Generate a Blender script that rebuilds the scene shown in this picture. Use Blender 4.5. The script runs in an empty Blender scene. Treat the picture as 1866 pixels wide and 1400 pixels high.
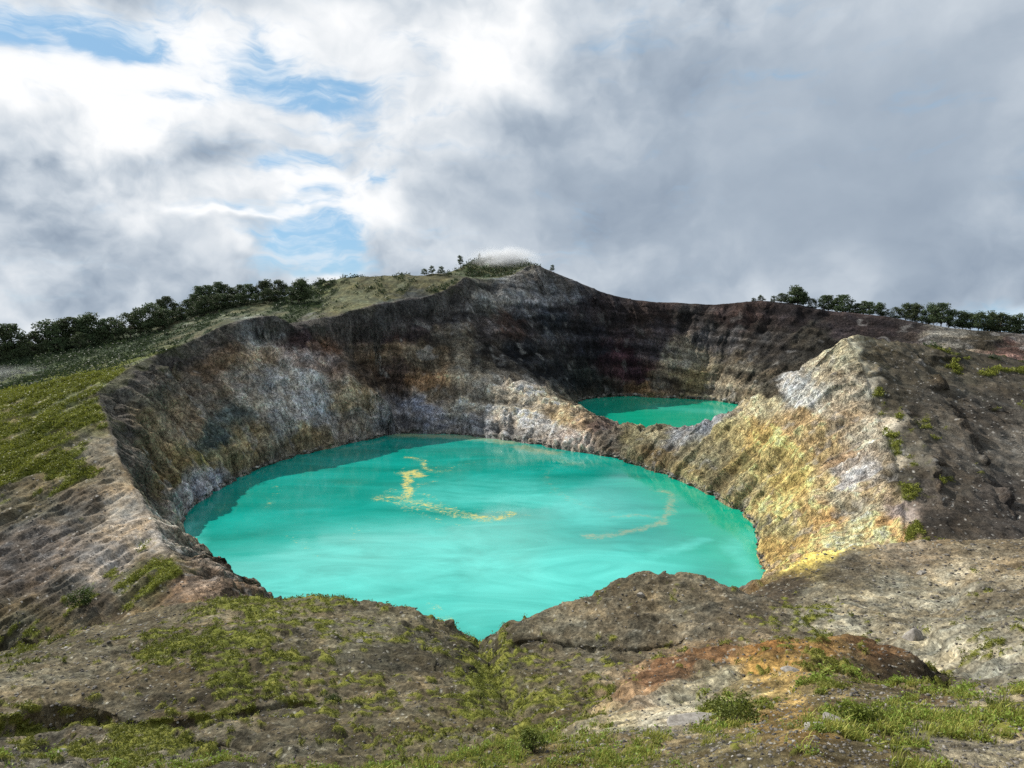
import bpy, math, random, time
import numpy as np
from mathutils import Vector
from mathutils.geometry import delaunay_2d_cdt

T0 = time.time()
rng = np.random.default_rng(7)
random.seed(7)
scene = bpy.context.scene
COL = scene.collection

# ------------------------------------------------------------------ camera model
F = 1150.0
HZ = 545.0
PITCH = math.atan((700 - HZ) / F)
CP, SP = math.cos(PITCH), math.sin(PITCH)
CAM = np.array([0.0, 0.0, 100.0])


def ray(px, py):
    u = (px - 933.0) / F
    w = (py - 700.0) / F
    return u, CP - w * SP, -SP - w * CP


def V(px, py, D):                       # surveyed point: bearing of a photo pixel at plan distance D
    dx, dy, dz = ray(px, py)
    k = D / dy
    return (dx * k, D, 100 + dz * k)


def W(px, py):                          # point of the water level z = 0
    dx, dy, dz = ray(px, py)
    k = -100.0 / dz
    return (dx * k, dy * k, 0.0)


def project(p):
    x, y, z = p[:, 0], p[:, 1], p[:, 2] - 100
    dep = y * CP - z * SP
    up = y * SP + z * CP
    dep = np.where(dep < 0.5, 0.5, dep)
    return 933 + F * x / dep, 700 - F * up / dep


# ------------------------------------------------------------------ noise
_perm = rng.permutation(256).astype(np.int64)
_perm = np.concatenate([_perm, _perm, _perm])
_grad = rng.normal(size=(256, 3))
_grad /= np.linalg.norm(_grad, axis=1)[:, None]


def perlin(p):
    pi = np.floor(p).astype(np.int64)
    pf = p - pi
    pi &= 255
    f = pf * pf * pf * (pf * (pf * 6 - 15) + 10)
    out = np.zeros(len(p))
    for dx in (0, 1):
        wx = f[:, 0] if dx else 1 - f[:, 0]
        hx = _perm[pi[:, 0] + dx]
        for dy in (0, 1):
            wy = f[:, 1] if dy else 1 - f[:, 1]
            hy = _perm[hx + pi[:, 1] + dy]
            for dz in (0, 1):
                wz = f[:, 2] if dz else 1 - f[:, 2]
                g = _grad[_perm[hy + pi[:, 2] + dz]]
                d = g[:, 0] * (pf[:, 0] - dx) + g[:, 1] * (pf[:, 1] - dy) + g[:, 2] * (pf[:, 2] - dz)
                out += wx * wy * wz * d
    return out * 1.6


def fbm(p, octv=4, rough=0.5, lac=2.03):
    a, s, out = 1.0, 0.0, np.zeros(len(p))
    q = p.copy()
    for i in range(octv):
        out += a * perlin(q + i * 17.3)
        s += a
        a *= rough
        q = q * lac
    return out / s


def ridged(p, octv=3, rough=0.5):
    a, s, out = 1.0, 0.0, np.zeros(len(p))
    q = p.copy()
    for i in range(octv):
        out += a * (1 - 2 * np.abs(perlin(q + i * 9.1)))
        s += a
        a *= rough
        q = q * 2.1
    return out / s


def sstep(a, b, x):
    t = np.clip((x - a) / (b - a), 0, 1)
    return t * t * (3 - 2 * t)


def lin(c):
    c = np.asarray(c, float) / 255.0
    return np.where(c <= 0.04045, c / 12.92, ((c + 0.055) / 1.055) ** 2.4)


# ------------------------------------------------------------------ control lines of the terrain
LINES = []          # (points Nx3, soft)
EDGE = {}


def catmull(pts, n):
    pts = np.asarray(pts, float)
    if len(pts) < 3:
        t = np.linspace(0, 1, n + 1)[:, None]
        return pts[0] * (1 - t) + pts[-1] * t
    P = np.vstack([2 * pts[0] - pts[1], pts, 2 * pts[-1] - pts[-2]])
    out = []
    for i in range(1, len(P) - 2):
        p0, p1, p2, p3 = P[i - 1], P[i], P[i + 1], P[i + 2]
        for t in np.arange(n) / n:
            m1, m2 = (p2 - p0) * 0.35, (p3 - p1) * 0.35
            h = t * t * (3 - 2 * t)
            out.append(p1 * (1 - h) + p2 * h + m1 * (t ** 3 - 2 * t * t + t) + m2 * (t ** 3 - t * t))
    out.append(P[-2])
    return np.array(out)


def line(pts, soft=False, n=4):
    a = np.array([(p[0], p[1], math.log(p[2])) for p in pts])
    c = catmull(a, n)
    LINES.append((np.array([V(q[0], q[1], math.exp(q[2])) for q in c]), soft))


def xyz(pts, soft=False, n=3):
    LINES.append((catmull(np.array(pts, float), n), soft))


# lake shores
shore_vis = [W(*q) for q in [(323, 976), (330, 950), (345, 925), (375, 905), (424, 877), (470, 853), (545, 830), (620, 812),
             (680, 799), (722, 790), (800, 791), (860, 795), (930, 803), (1000, 815), (1050, 823), (1095, 830), (1140, 842),
             (1200, 862), (1250, 880), (1300, 905), (1340, 928), (1375, 953), (1385, 975), (1387, 1000), (1390, 1040), (1391, 1085)]]
shore = shore_vis + [(75, 188, 0), (50, 173, 0), (15, 162, 0), (-8, 159, 0), (-32, 165, 0), (-62, 178, 0), (-85, 195, 0),
                     (-105, 212, 0), (-124, 233, 0), shore_vis[0]]
xyz(shore, n=2)
SHORE1 = catmull(np.array(shore), 4)[:, :2]
shore2 = [W(*q) for q in [(1050, 733), (1087, 725), (1144, 722), (1200, 725), (1241, 726), (1275, 728), (1300, 730), (1350, 738)]]
shore2 = shore2 + [(226, 560, 0), (232, 530, 0), (222, 492, 0), (196, 462, 0), (160, 448, 0), (125, 444, 0), (98, 452, 0), (76, 482, 0),
                   (64, 520, 0), (56, 565, 0), shore2[0]]
xyz(shore2, n=2)
SHORE2 = catmull(np.array(shore2), 4)[:, :2]
xyz([(-60, 240, -14), (-30, 330, -16), (40, 300, -15), (20, 220, -13), (-10, 200, -12)], n=2)
xyz([(120, 500, -12), (150, 560, -12), (170, 520, -12)], n=2)

# rim of the near crater, left and back
RIM = [(370, 1088, 150), (345, 1055, 160), (325, 1030, 168), (300, 990, 185), (270, 935, 205), (240, 870, 232), (215, 820, 250),
       (205, 790, 265), (190, 750, 285), (178, 716, 300), (215, 688, 325), (250, 664, 350), (300, 640, 378), (345, 623, 400),
       (394, 600, 420), (420, 589, 430), (469, 577, 447), (503, 575, 460), (514, 592, 470), (535, 591, 477), (580, 581, 486),
       (622, 574, 495), (640, 566, 505), (700, 555, 525), (769, 544, 552), (825, 525, 580), (844, 506, 600)]
line(RIM)
BAND = [(205, 766, 290), (240, 766, 296), (290, 706, 338), (340, 664, 384), (400, 631, 412), (431, 619, 424)]
BAND2 = [(560, 602, 474), (600, 601, 481.5), (640, 596, 497), (700, 590, 518.5), (769, 580, 545), (815, 568, 566)]
line(BAND, n=3)
line(BAND2, n=3)
# divider crest, spire, right edge
line([(844, 506, 600), (870, 584, 575), (896, 621, 555), (907, 662, 530), (919, 692, 510), (952, 713, 492), (967, 722, 485),
      (1012, 734, 470), (1046, 742, 460), (1069, 757, 445), (1100, 772, 428), (1125, 786, 415), (1150, 781, 408), (1180, 781, 399), (1193, 776, 395), (1204, 783, 391),
      (1215, 781, 388), (1232, 789, 384), (1245, 778, 380), (1264, 792, 372), (1270, 780, 371), (1279, 771, 369), (1292, 772, 367), (1302, 760, 366), (1320, 756, 366), (1352, 745, 365), (1385, 730, 365),
      (1395, 705, 362), (1420, 682, 359), (1440, 678, 357), (1465, 684, 352), (1490, 660, 345), (1520, 635, 332), (1540, 617, 320)], n=2)
line([(1540, 617, 320), (1558, 650, 306), (1575, 690, 290), (1600, 770, 262), (1622, 830, 232), (1638, 900, 205), (1643, 985, 180)])
xyz([V(1643, 985, 180), (113, 165, 24), (112, 152, 24)], n=2)
line([(1540, 617, 320), (1616, 622, 335), (1691, 630, 345), (1766, 641, 352), (1866, 656, 360), (2050, 690, 370), (2300, 760, 380)])
# right flank folds
line([(1590, 660, 305), (1640, 740, 268), (1690, 830, 226), (1720, 930, 190), (1725, 990, 170)], n=3)
line([(1700, 665, 325), (1790, 740, 285), (1866, 810, 255), (1960, 900, 225)], n=3)
line([(1670, 650, 330), (1740, 745, 277), (1800, 850, 232), (1850, 950, 195)], n=3)
# right hidden gully behind the right mound
xyz([(100, 148, 27), (118, 142, 23), (140, 140, 22), (170, 135, 21), (230, 130, 14), (320, 120, 0)], n=2)
# far rim
line([(844, 506, 600), (859, 506, 630), (880, 508, 650), (910, 507, 665), (937, 500, 680), (960, 487, 690), (973, 483, 692), (998, 492, 697),
      (1050, 512, 705), (1095, 531, 710), (1144, 544, 716), (1162, 547, 718), (1200, 550, 720), (1300, 554, 715), (1361, 549, 705),
      (1398, 548, 698), (1458, 555, 685), (1503, 566, 670), (1541, 569, 655), (1616, 577, 630), (1691, 591, 600), (1747, 600, 585),
      (1866, 609, 560), (2000, 625, 530), (2200, 660, 480)], n=3)
line([(1400, 590, 720), (1458, 580, 712), (1503, 590, 700), (1616, 600, 662), (1747, 625, 615), (1866, 632, 588), (2000, 650, 556)], soft=True, n=2)
line([(1252, 645, 672), (1262, 680, 648), (1275, 712, 632)], n=3)
line([(1545, 690, 430), (1650, 690, 440), (1866, 720, 440), (2000, 740, 430)], n=2)
# hill behind the peak
line([(815, 497, 690), (832, 490, 705), (862, 473, 745), (900, 463, 780), (930, 464, 790), (960, 481, 800), (1000, 505, 815)], soft=True)
line([(830, 503, 665), (880, 507, 690), (930, 503, 705)], n=2)
# scrubby hill above the back rim
line([(566, 545, 580), (580, 513, 600), (610, 505, 608), (640, 502, 615), (700, 499, 622), (760, 498, 628), (810, 498, 632), (832, 499, 636)], soft=True)
# left buttress in the wall, and the gully behind it
line([(718, 764, 462), (700, 729, 460), (675, 710, 459), (600, 676, 452), (520, 638, 443), (475, 616, 439)], n=3)
line([(735, 775, 477), (722, 728, 498), (692, 692, 500), (640, 648, 489), (572, 624, 473)], n=3)
# left flank: green skyline, dark hollow, tree line
line([(-300, 800, 280), (-120, 757, 305), (0, 726, 330), (112, 690, 352), (225, 657, 386), (319, 621, 420), (395, 592, 442), (450, 573, 465)], soft=True, n=3)
line([(-300, 790, 330), (0, 706, 372), (112, 668, 392), (225, 640, 425), (319, 608, 452)], soft=True, n=3)
line([(-300, 700, 400), (0, 656, 430), (100, 640, 450), (230, 622, 470), (300, 600, 490), (380, 573, 515), (470, 557, 540), (540, 550, 560)], soft=True, n=3)
line([(-300, 690, 470), (0, 642, 490), (100, 626, 505), (230, 606, 520), (300, 580, 540), (380, 553, 560), (470, 541, 580), (540, 536, 600)], soft=True, n=3)
# left flank ledges
line([(288, 984, 187), (188, 1025, 172), (56, 1078, 156), (0, 1100, 150), (-200, 1180, 135)], n=4)
line([(285, 1004, 181), (188, 1044, 168), (56, 1101, 151.5), (0, 1124, 145), (-200, 1208, 130)], n=4)
line([(186, 790, 262), (120, 850, 235), (40, 920, 205), (-80, 1000, 180)], soft=True, n=3)
line([(222, 880, 226), (150, 935, 205), (60, 990, 185), (-80, 1060, 165)], soft=True, n=3)
# valley between the left flank and the left mound
line([(352, 1100, 147), (340, 1107, 146), (250, 1132, 143), (100, 1167, 139), (0, 1238, 131), (-200, 1322, 121), (-500, 1450, 110)], n=3)

# near mounds
line([(-350, 1330, 62), (-150, 1260, 70), (0, 1213, 76), (75, 1180, 80), (150, 1149, 83), (240, 1124, 86), (330, 1103, 88), (430, 1090, 90), (520, 1091, 90.5), (600, 1086, 90), (650, 1094, 89), (700, 1095, 88),
      (770, 1112, 86), (820, 1138, 85), (848, 1154, 84.5), (860, 1163, 84.2)], soft=True)
line([(860, 1163, 84.2), (868, 1174, 84), (880, 1173, 83.6), (890, 1156, 82)], n=2)
line([(890, 1156, 82), (907, 1141, 80.5), (956, 1131, 80), (1024, 1099, 83), (1088, 1073, 85), (1144, 1042, 86), (1190, 1032, 87), (1240, 1036, 87),
      (1316, 1063, 84), (1387, 1090, 80), (1428, 1109, 77), (1503, 1150, 68), (1541, 1163, 64)], soft=True)
line([(868, 1174, 84), (880, 1196, 78), (892, 1217, 71.5), (905, 1251, 63.5), (930, 1299, 51), (965, 1336, 40.5), (1030, 1351, 30.5)], n=3)
line([(940, 1166, 74), (980, 1163, 74), (1031, 1170, 73), (1087, 1178, 71.5), (1162, 1180, 70.5), (1240, 1172, 70)], n=3)
line([(935, 1178, 73.9), (980, 1170, 73.8), (1031, 1181, 72.8), (1087, 1187, 71.3), (1162, 1192, 70.3), (1240, 1177, 69.8)], n=3)
line([(1391, 1086, 100), (1428, 1050, 106), (1466, 1020, 110), (1503, 1003, 112), (1579, 993, 112.5), (1650, 984, 112), (1729, 982, 110), (1866, 976, 108),
      (2100, 972, 105), (2400, 980, 100)], soft=True)
line([(1391, 1092, 92), (1402, 1100, 87), (1440, 1122, 78.5), (1508, 1162, 69), (1552, 1176, 65), (1640, 1190, 58), (1692, 1222, 51), (1722, 1262, 42), (1765, 1290, 32)], n=3)
line([(1880, 1268, 36), (1780, 1240, 41), (1740, 1200, 50), (1690, 1150, 64)], soft=True, n=3)
line([(505, 1140, 69.5), (470, 1200, 57.0), (440, 1258, 50.5)], soft=True, n=3)
line([(250, 1180, 67.5), (200, 1230, 57)], soft=True, n=3)
line([(745, 1150, 77), (785, 1200, 65), (820, 1260, 54)], soft=True, n=3)
line([(1180, 1075, 81.5), (1160, 1125, 75.2)], soft=True, n=3)
line([(1560, 1060, 94), (1500, 1110, 84.5)], soft=True, n=3)
line([(1760, 1060, 90), (1740, 1140, 70)], soft=True, n=3)
line([(868, 1174, 84), (866, 1190, 95), (862, 1210, 112)], n=3)
line([(908, 1178, 75.5), (930, 1212, 66.2), (940, 1248, 57.0), (968, 1296, 45.6)], n=3)
line([(845, 1196, 69.5), (868, 1250, 56.5), (888, 1300, 45.8)], soft=True, n=3)
# red mound
line([(1048, 1322, 27), (1110, 1279, 32), (1180, 1223, 37.5), (1215, 1193, 40.5), (1300, 1176, 42.5), (1400, 1166, 43.5), (1500, 1161, 43.5), (1600, 1166, 42.5),
      (1660, 1193, 39.5), (1700, 1238, 35), (1735, 1290, 29)], soft=True, n=3)
line([(1100, 1325, 40), (1180, 1275, 46), (1240, 1235, 51), (1320, 1222, 53), (1400, 1214, 53.5), (1500, 1210, 53), (1600, 1216, 51), (1672, 1236, 47), (1712, 1275, 40)], soft=True, n=3)
line([(1398, 1180, 40), (1425, 1215, 32), (1450, 1262, 23.3), (1475, 1302, 18.6)], n=3)
line([(1560, 1196, 40.3), (1610, 1240, 34.2), (1640, 1276, 26.5)], soft=True, n=3)
line([(1250, 1222, 37), (1280, 1262, 28.6), (1300, 1300, 21.5)], soft=True, n=3)
# near bank
line([(640, 1404, 12), (700, 1392, 13), (800, 1385, 14), (900, 1365, 15), (960, 1352, 16), (1100, 1345, 16.5), (1250, 1335, 17), (1400, 1325, 17), (1500, 1312, 17.5), (1600, 1292, 18),
      (1700, 1277, 19), (1866, 1265, 20), (2050, 1262, 21), (2300, 1262, 22)], soft=True, n=3)
line([(-400, 1440, 34), (0, 1412, 30), (200, 1412, 28.5), (400, 1412, 26.5), (560, 1425, 21), (610, 1440, 16)], soft=True, n=3)
line([(690, 1440, 9), (800, 1425, 8.6), (1000, 1420, 8.3), (1300, 1415, 8.2), (1600, 1410, 8.3), (1866, 1400, 8.8), (2300, 1380, 10)], soft=True, n=3)
# ledges in the left mound
line([(-60, 1325, 41), (40, 1300, 44.5), (100, 1283, 46.5), (180, 1290, 46.5), (250, 1312, 43), (330, 1310, 43.5), (420, 1299, 45.2), (520, 1282, 48.2), (600, 1276, 49.8), (650, 1268, 51)], n=3)
line([(-60, 1342, 40.8), (40, 1342, 44.2), (100, 1334, 46.2), (180, 1322, 46.3), (250, 1322, 42.8), (330, 1326, 43.3), (420, 1308, 45.0), (520, 1296, 48.0), (600, 1283, 49.6), (650, 1273, 50.8)], n=3)
line([(290, 1343, 39.6), (360, 1346, 38.8), (430, 1358, 36.5), (500, 1378, 33), (560, 1392, 29)], n=3)
line([(290, 1354, 39.4), (360, 1366, 38.6), (430, 1379, 36.3), (500, 1396, 32.8), (560, 1404, 28.8)], n=3)
xyz([(-9, -4, 97.5), (-6, 0, 97.4), (-3, 2.5, 97.0), (0, 3.2, 96.9), (3, 3.2, 97.1), (7, 2.5, 97.4), (12, 0, 97.8), (18, -6, 97.8)], soft=True, n=2)
xyz([(-30, -30, 92), (0, -30, 99), (40, -30, 99)], soft=True, n=2)
# back slopes of the mounds (hidden), valley behind the left mound
line([(430, 1180, 118), (600, 1180, 120), (760, 1200, 118)], soft=True, n=2)
line([(980, 1210, 118), (1150, 1180, 122), (1320, 1180, 118)], soft=True, n=2)
# outer ring
xyz([(-900, -60, -60), (-300, -60, 40), (-60, -60, 88), (0, -60, 98), (60, -60, 98), (300, -60, 50), (900, -60, -60)], n=4)
xyz([(900, -60, -60), (900, 300, -60), (900, 700, -80), (900, 1300, -120)], n=4)
xyz([(900, 1300, -120), (300, 1300, -80), (0, 1300, -70), (-300, 1300, -80), (-900, 1300, -120)], n=4)
xyz([(-900, 1300, -120), (-900, 700, -80), (-900, 300, -60), (-900, -60, -60)], n=4)


def build_base():
    P, E, soft, key = [], [], [], {}
    for pts, sf in LINES:
        idx = []
        for p in pts:
            k = (round(p[0], 2), round(p[1], 2))
            if k not in key:
                key[k] = len(P)
                P.append(p)
                soft.append(sf)
            idx.append(key[k])
        for a, b in zip(idx[:-1], idx[1:]):
            if a != b:
                E.append((a, b))
    P = np.array(P)
    # filler points so that the first triangles are well shaped; log-polar lattice round the viewpoint
    lat = []
    for r_, ldv in enumerate(np.arange(math.log(2.5), math.log(1250), 0.033)):
        for pxv in np.arange(-700, 2600, 38.0) + (19 if r_ % 2 else 0):
            D = math.exp(ldv)
            lat.append(((pxv - 933) / F * D, D))
    lat = np.array(lat)
    PL = np.c_[P[:, 0] / np.maximum(P[:, 1], 2) * F, np.log(np.maximum(P[:, 1], 2)) * F]
    LL = np.c_[lat[:, 0] / lat[:, 1] * F, np.log(lat[:, 1]) * F]
    okl = np.ones(len(lat), bool)
    for i in range(0, len(lat), 500):
        dd = ((LL[i:i + 500, None] - PL[None]) ** 2).sum(2).min(1)
        okl[i:i + 500] = dd > 20 ** 2
    okl &= (np.abs(lat[:, 0]) < 880)
    lat = lat[okl]
    npl = len(P)
    P = np.vstack([P, np.c_[lat, np.zeros(len(lat))]])
    vo, eo, fo, ov, oe, of = delaunay_2d_cdt([Vector((p[0], p[1])) for p in P], E, [], 0, 1e-4)
    n = len(vo)
    pos = np.zeros((n, 3))
    fix = np.zeros(n, bool)
    sft = np.zeros(n, bool)
    bad = []
    for i, v in enumerate(vo):
        pos[i, :2] = v
        if ov[i]:
            pos[i, 2] = P[ov[i][0], 2]
            k0 = min(ov[i])
            if k0 < npl:
                pos[i, 2] = P[k0, 2]
                fix[i] = True
                sft[i] = soft[k0]
            else:
                pos[i, 2] = 40.0
        else:
            d = np.hypot(P[:npl, 0] - v[0], P[:npl, 1] - v[1])
            j = np.argsort(d)[:2]
            pos[i, 2] = P[j, 2].mean()
            fix[i] = True
            bad.append((round(v[0], 1), round(v[1], 1), P[j, 2].round(1).tolist()))
    if bad:
        print("CDT crossings", len(bad), bad[:30])
    con = set()
    for e, o in zip(eo, oe):
        if o:
            con.add((min(e), max(e)))
    tri0 = np.array(fo, np.int64)
    pos = smooth_z(pos, tri0, ~fix, 900)
    return pos, tri0, fix, sft, con


def refine(pos, tri, fix, sft, con, levels, kpx):
    con = np.array(sorted(con), np.int64)
    BIG = 1 << 32
    conkey = np.sort(con[:, 0] * BIG + con[:, 1])
    consoft_done = False
    for lev in range(levels):
        e = np.vstack([tri[:, [0, 1]], tri[:, [1, 2]], tri[:, [2, 0]]])
        e = np.sort(e, axis=1)
        ek = e[:, 0] * BIG + e[:, 1]
        uk, inv = np.unique(ek, return_inverse=True)
        ua, ub = uk // BIG, uk % BIG
        pa, pb = pos[ua], pos[ub]
        mid = (pa + pb) / 2
        L = np.linalg.norm(pa - pb, axis=1)
        dist = np.maximum(np.linalg.norm(mid - CAM, axis=1), 9.0)
        thr = kpx * dist / F
        px, py = project(mid)
        steep = (np.abs(pa[:, 2] - pb[:, 2]) / np.maximum(L, 1e-6) > .33) & (mid[:, 1] > 128)
        thr = np.where(steep | (mid[:, 1] > 560), thr * .66, thr)
        out = (mid[:, 1] < 3) | (px < -120) | (px > 1990) | (py > 1520)
        far_out = (mid[:, 1] < -2) | (px < -500) | (px > 2400)
        thr = np.where(out, thr * 7, thr)
        thr = np.where(far_out, thr * 5 + 8, thr)
        thr = np.where((mid[:, 2] < -4), thr * 8 + 4, thr)
        qx, qy = project(pa)
        rx, ry = project(pb)
        L = np.where(out, L, np.maximum(np.hypot(qx - rx, qy - ry) * dist / F, L / 3.0))
        mark = L > thr
        if not mark.any():
            break
        nm = int(mark.sum())
        newid = np.full(len(uk), -1, np.int64)
        newid[mark] = len(pos) + np.arange(nm)
        isc = np.isin(uk, conkey)
        newfix = isc[mark]
        newsoft = sft[ua[mark]] & sft[ub[mark]] & newfix
        pos = np.vstack([pos, mid[mark]])
        fix = np.concatenate([fix, newfix])
        sft = np.concatenate([sft, newsoft])
        # split constraint keys
        cm = isc & mark
        keep = conkey[~np.isin(conkey, uk[cm])]
        a1 = np.minimum(ua[cm], newid[cm]) * BIG + np.maximum(ua[cm], newid[cm])
        b1 = np.minimum(ub[cm], newid[cm]) * BIG + np.maximum(ub[cm], newid[cm])
        conkey = np.sort(np.concatenate([keep, a1, b1]))
        nt = len(tri)
        m = newid[inv].reshape(3, nt).T           # m0: edge01, m1: edge12, m2: edge20
        has = m >= 0
        code = has[:, 0] * 1 + has[:, 1] * 2 + has[:, 2] * 4
        res = [tri[code == 0]]
        for c, rot in ((1, 0), (2, 1), (4, 2)):
            s = code == c
            t = np.roll(tri[s], -rot, axis=1)
            q = np.roll(m[s], -rot, axis=1)
            res += [np.c_[t[:, 0], q[:, 0], t[:, 2]], np.c_[q[:, 0], t[:, 1], t[:, 2]]]
        for c, rot in ((3, 0), (6, 1), (5, 2)):
            s = code == c
            t = np.roll(tri[s], -rot, axis=1)
            q = np.roll(m[s], -rot, axis=1)       # edges 01 and 12 marked
            d1 = np.linalg.norm(pos[q[:, 0]] - pos[t[:, 2]], axis=1)
            d2 = np.linalg.norm(pos[t[:, 0]] - pos[q[:, 1]], axis=1)
            s1 = d1 <= d2
            res += [np.c_[q[:, 0], t[:, 1], q[:, 1]]]
            res += [np.c_[t[s1, 0], q[s1, 0], t[s1, 2]], np.c_[q[s1, 0], q[s1, 1], t[s1, 2]]]
            s2 = ~s1
            res += [np.c_[t[s2, 0], q[s2, 0], q[s2, 1]], np.c_[t[s2, 0], q[s2, 1], t[s2, 2]]]
        s = code == 7
        t, q = tri[s], m[s]
        res += [np.c_[t[:, 0], q[:, 0], q[:, 2]], np.c_[q[:, 0], t[:, 1], q[:, 1]], np.c_[q[:, 2], q[:, 1], t[:, 2]], q]
        tri = np.vstack(res)
        its = 60 if len(pos) < 60000 else (14 if len(pos) < 150000 else 5)
        free = ~fix
        pos = smooth_z(pos, tri, free, its)
        if len(pos) > 25000 and not consoft_done:
            consoft_done = True
            pos = smooth_z(pos, tri, free | sft, 3)
    return pos, tri, fix, sft


def smooth_z(pos, tri, free, its):
    e = np.vstack([tri[:, [0, 1]], tri[:, [1, 2]], tri[:, [2, 0]]])
    n = len(pos)
    deg = np.bincount(e.ravel(), minlength=n).astype(float)
    z = pos[:, 2].copy()
    a, b = e[:, 0], e[:, 1]
    for _ in range(its):
        s = np.bincount(a, z[b], minlength=n) + np.bincount(b, z[a], minlength=n)
        zn = s / np.maximum(deg, 1)
        z = np.where(free, zn, z)
    pos = pos.copy()
    pos[:, 2] = z
    return pos


def vnormals(pos, tri):
    a, b, c = pos[tri[:, 0]], pos[tri[:, 1]], pos[tri[:, 2]]
    fn = np.cross(b - a, c - a)
    flip = fn[:, 2] < 0
    vn = np.zeros_like(pos)
    for k in range(3):
        for d in range(3):
            vn[:, d] += np.bincount(tri[:, k], fn[:, d], minlength=len(pos))
    vn /= np.maximum(np.linalg.norm(vn, axis=1), 1e-9)[:, None]
    return vn


def inside(poly, x, y):
    r = np.zeros(x.shape, bool)
    n = len(poly)
    j = n - 1
    for i in range(n):
        xi, yi = poly[i]
        xj, yj = poly[j]
        cnd = ((yi > y) != (yj > y)) & (x < (xj - xi) * (y - yi) / (yj - yi + 1e-12) + xi)
        r ^= cnd
        j = i
    return r


def poly_dist(poly, x, y):
    d = np.full(x.shape, 1e9)
    for i in range(len(poly) - 1):
        ax, ay = poly[i]
        bx, by = poly[i + 1]
        vx, vy = bx - ax, by - ay
        t = np.clip(((x - ax) * vx + (y - ay) * vy) / (vx * vx + vy * vy + 1e-9), 0, 1)
        d = np.minimum(d, np.hypot(x - ax - t * vx, y - ay - t * vy))
    return d


KPX = 4.6
pos, tri, fix, sft, con = build_base()
a, b, c = pos[tri[:, 0]], pos[tri[:, 1]], pos[tri[:, 2]]
cr = (b[:, 0] - a[:, 0]) * (c[:, 1] - a[:, 1]) - (b[:, 1] - a[:, 1]) * (c[:, 0] - a[:, 0])
tri = np.where((cr < 0)[:, None], tri[:, [0, 2, 1]], tri)
tri = tri[np.abs(cr) > 1e-7]
pos, tri, fix, sft = refine(pos, tri, fix, sft, con, 16, KPX)
pos = smooth_z(pos, tri, np.ones(len(pos), bool), 2)
print("terrain verts", len(pos), "tris", len(tri), round(time.time() - T0, 1))

base = pos.copy()
nrm = vnormals(base, tri)
# smoothed slope
cl = 1 - nrm[:, 2]
for _ in range(6):
    e = np.vstack([tri[:, [0, 1]], tri[:, [1, 2]], tri[:, [2, 0]]])
    deg = np.bincount(e.ravel(), minlength=len(pos))
    cl = (np.bincount(e[:, 0], cl[e[:, 1]], minlength=len(pos)) + np.bincount(e[:, 1], cl[e[:, 0]], minlength=len(pos))) / np.maximum(deg, 1)
dist = np.linalg.norm(base - CAM, axis=1)
BPX, BPY = project(base)
fg = 1 - sstep(118, 132, base[:, 1])                       # near mounds
CREST = [(844, 506, 600), (870, 584, 575), (896, 621, 555), (907, 662, 530), (919, 692, 510), (967, 722, 485), (1012, 730, 470), (1046, 734, 460),
         (1100, 763, 428), (1125, 776, 415), (1193, 765, 395), (1245, 768, 380), (1300, 755, 366), (1352, 745, 365), (1385, 730, 365), (1395, 705, 362), (1440, 678, 357),
         (1490, 660, 345), (1520, 635, 332), (1540, 617, 320)]
REDGE = [(1558, 650, 306), (1575, 690, 290), (1600, 770, 262), (1622, 830, 232), (1638, 900, 205), (1643, 985, 180)]
FRIM = [(859, 506, 630), (880, 508, 650), (910, 507, 665), (937, 500, 680), (973, 483, 692), (1050, 512, 705), (1095, 531, 710), (1200, 550, 720), (1300, 554, 715),
        (1398, 548, 698), (1458, 555, 685), (1541, 569, 655), (1616, 577, 630), (1691, 591, 600), (1747, 600, 585), (1866, 609, 560), (2000, 625, 530)]
pl = lambda q: [V(*k)[:2] for k in q]
ring1 = np.array(pl(RIM) + pl(CREST) + pl(REDGE) + [(100, 165), (60, 140), (0, 135), (-60, 150)] + pl(RIM[:1]))
ring2 = np.array(pl([(844, 506, 600)] + FRIM) + pl([(1866, 662, 364), (1691, 634, 349), (1616, 626, 339)]) + pl(CREST[::-1]))


def soft_in(poly, x, y, wd):
    i_ = inside(poly, x, y)
    d_ = np.full(len(x), 99.0)
    bx = (x > poly[:, 0].min() - 9) & (x < poly[:, 0].max() + 9) & (y > poly[:, 1].min() - 9) & (y < poly[:, 1].max() + 9)
    d_[bx] = poly_dist(poly, x[bx], y[bx])
    return np.where(i_, 1.0, 1 - sstep(0, wd, d_))


basin = np.maximum(soft_in(ring1, base[:, 0], base[:, 1], 1.5), soft_in(ring2, base[:, 0], base[:, 1], 2.5))
shd = np.full(len(base), 99.0)
shin = np.zeros(len(base), bool)
for SH in (SHORE1, SHORE2):
    bx = (base[:, 0] > SH[:, 0].min() - 20) & (base[:, 0] < SH[:, 0].max() + 20) & (base[:, 1] > SH[:, 1].min() - 20) & (base[:, 1] < SH[:, 1].max() + 20)
    shd[bx] = np.minimum(shd[bx], poly_dist(SH, base[bx, 0], base[bx, 1]))
    shin[bx] |= inside(SH, base[bx, 0], base[bx, 1])
cliff = np.maximum(sstep(0.13, 0.26, cl), basin) * (1 - fg)
near = 1 - sstep(20, 32, base[:, 1])

p = base
X, Y, Z = p[:, 0], p[:, 1], p[:, 2]
sc = dist / F                                              # metres per photo pixel here


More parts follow.
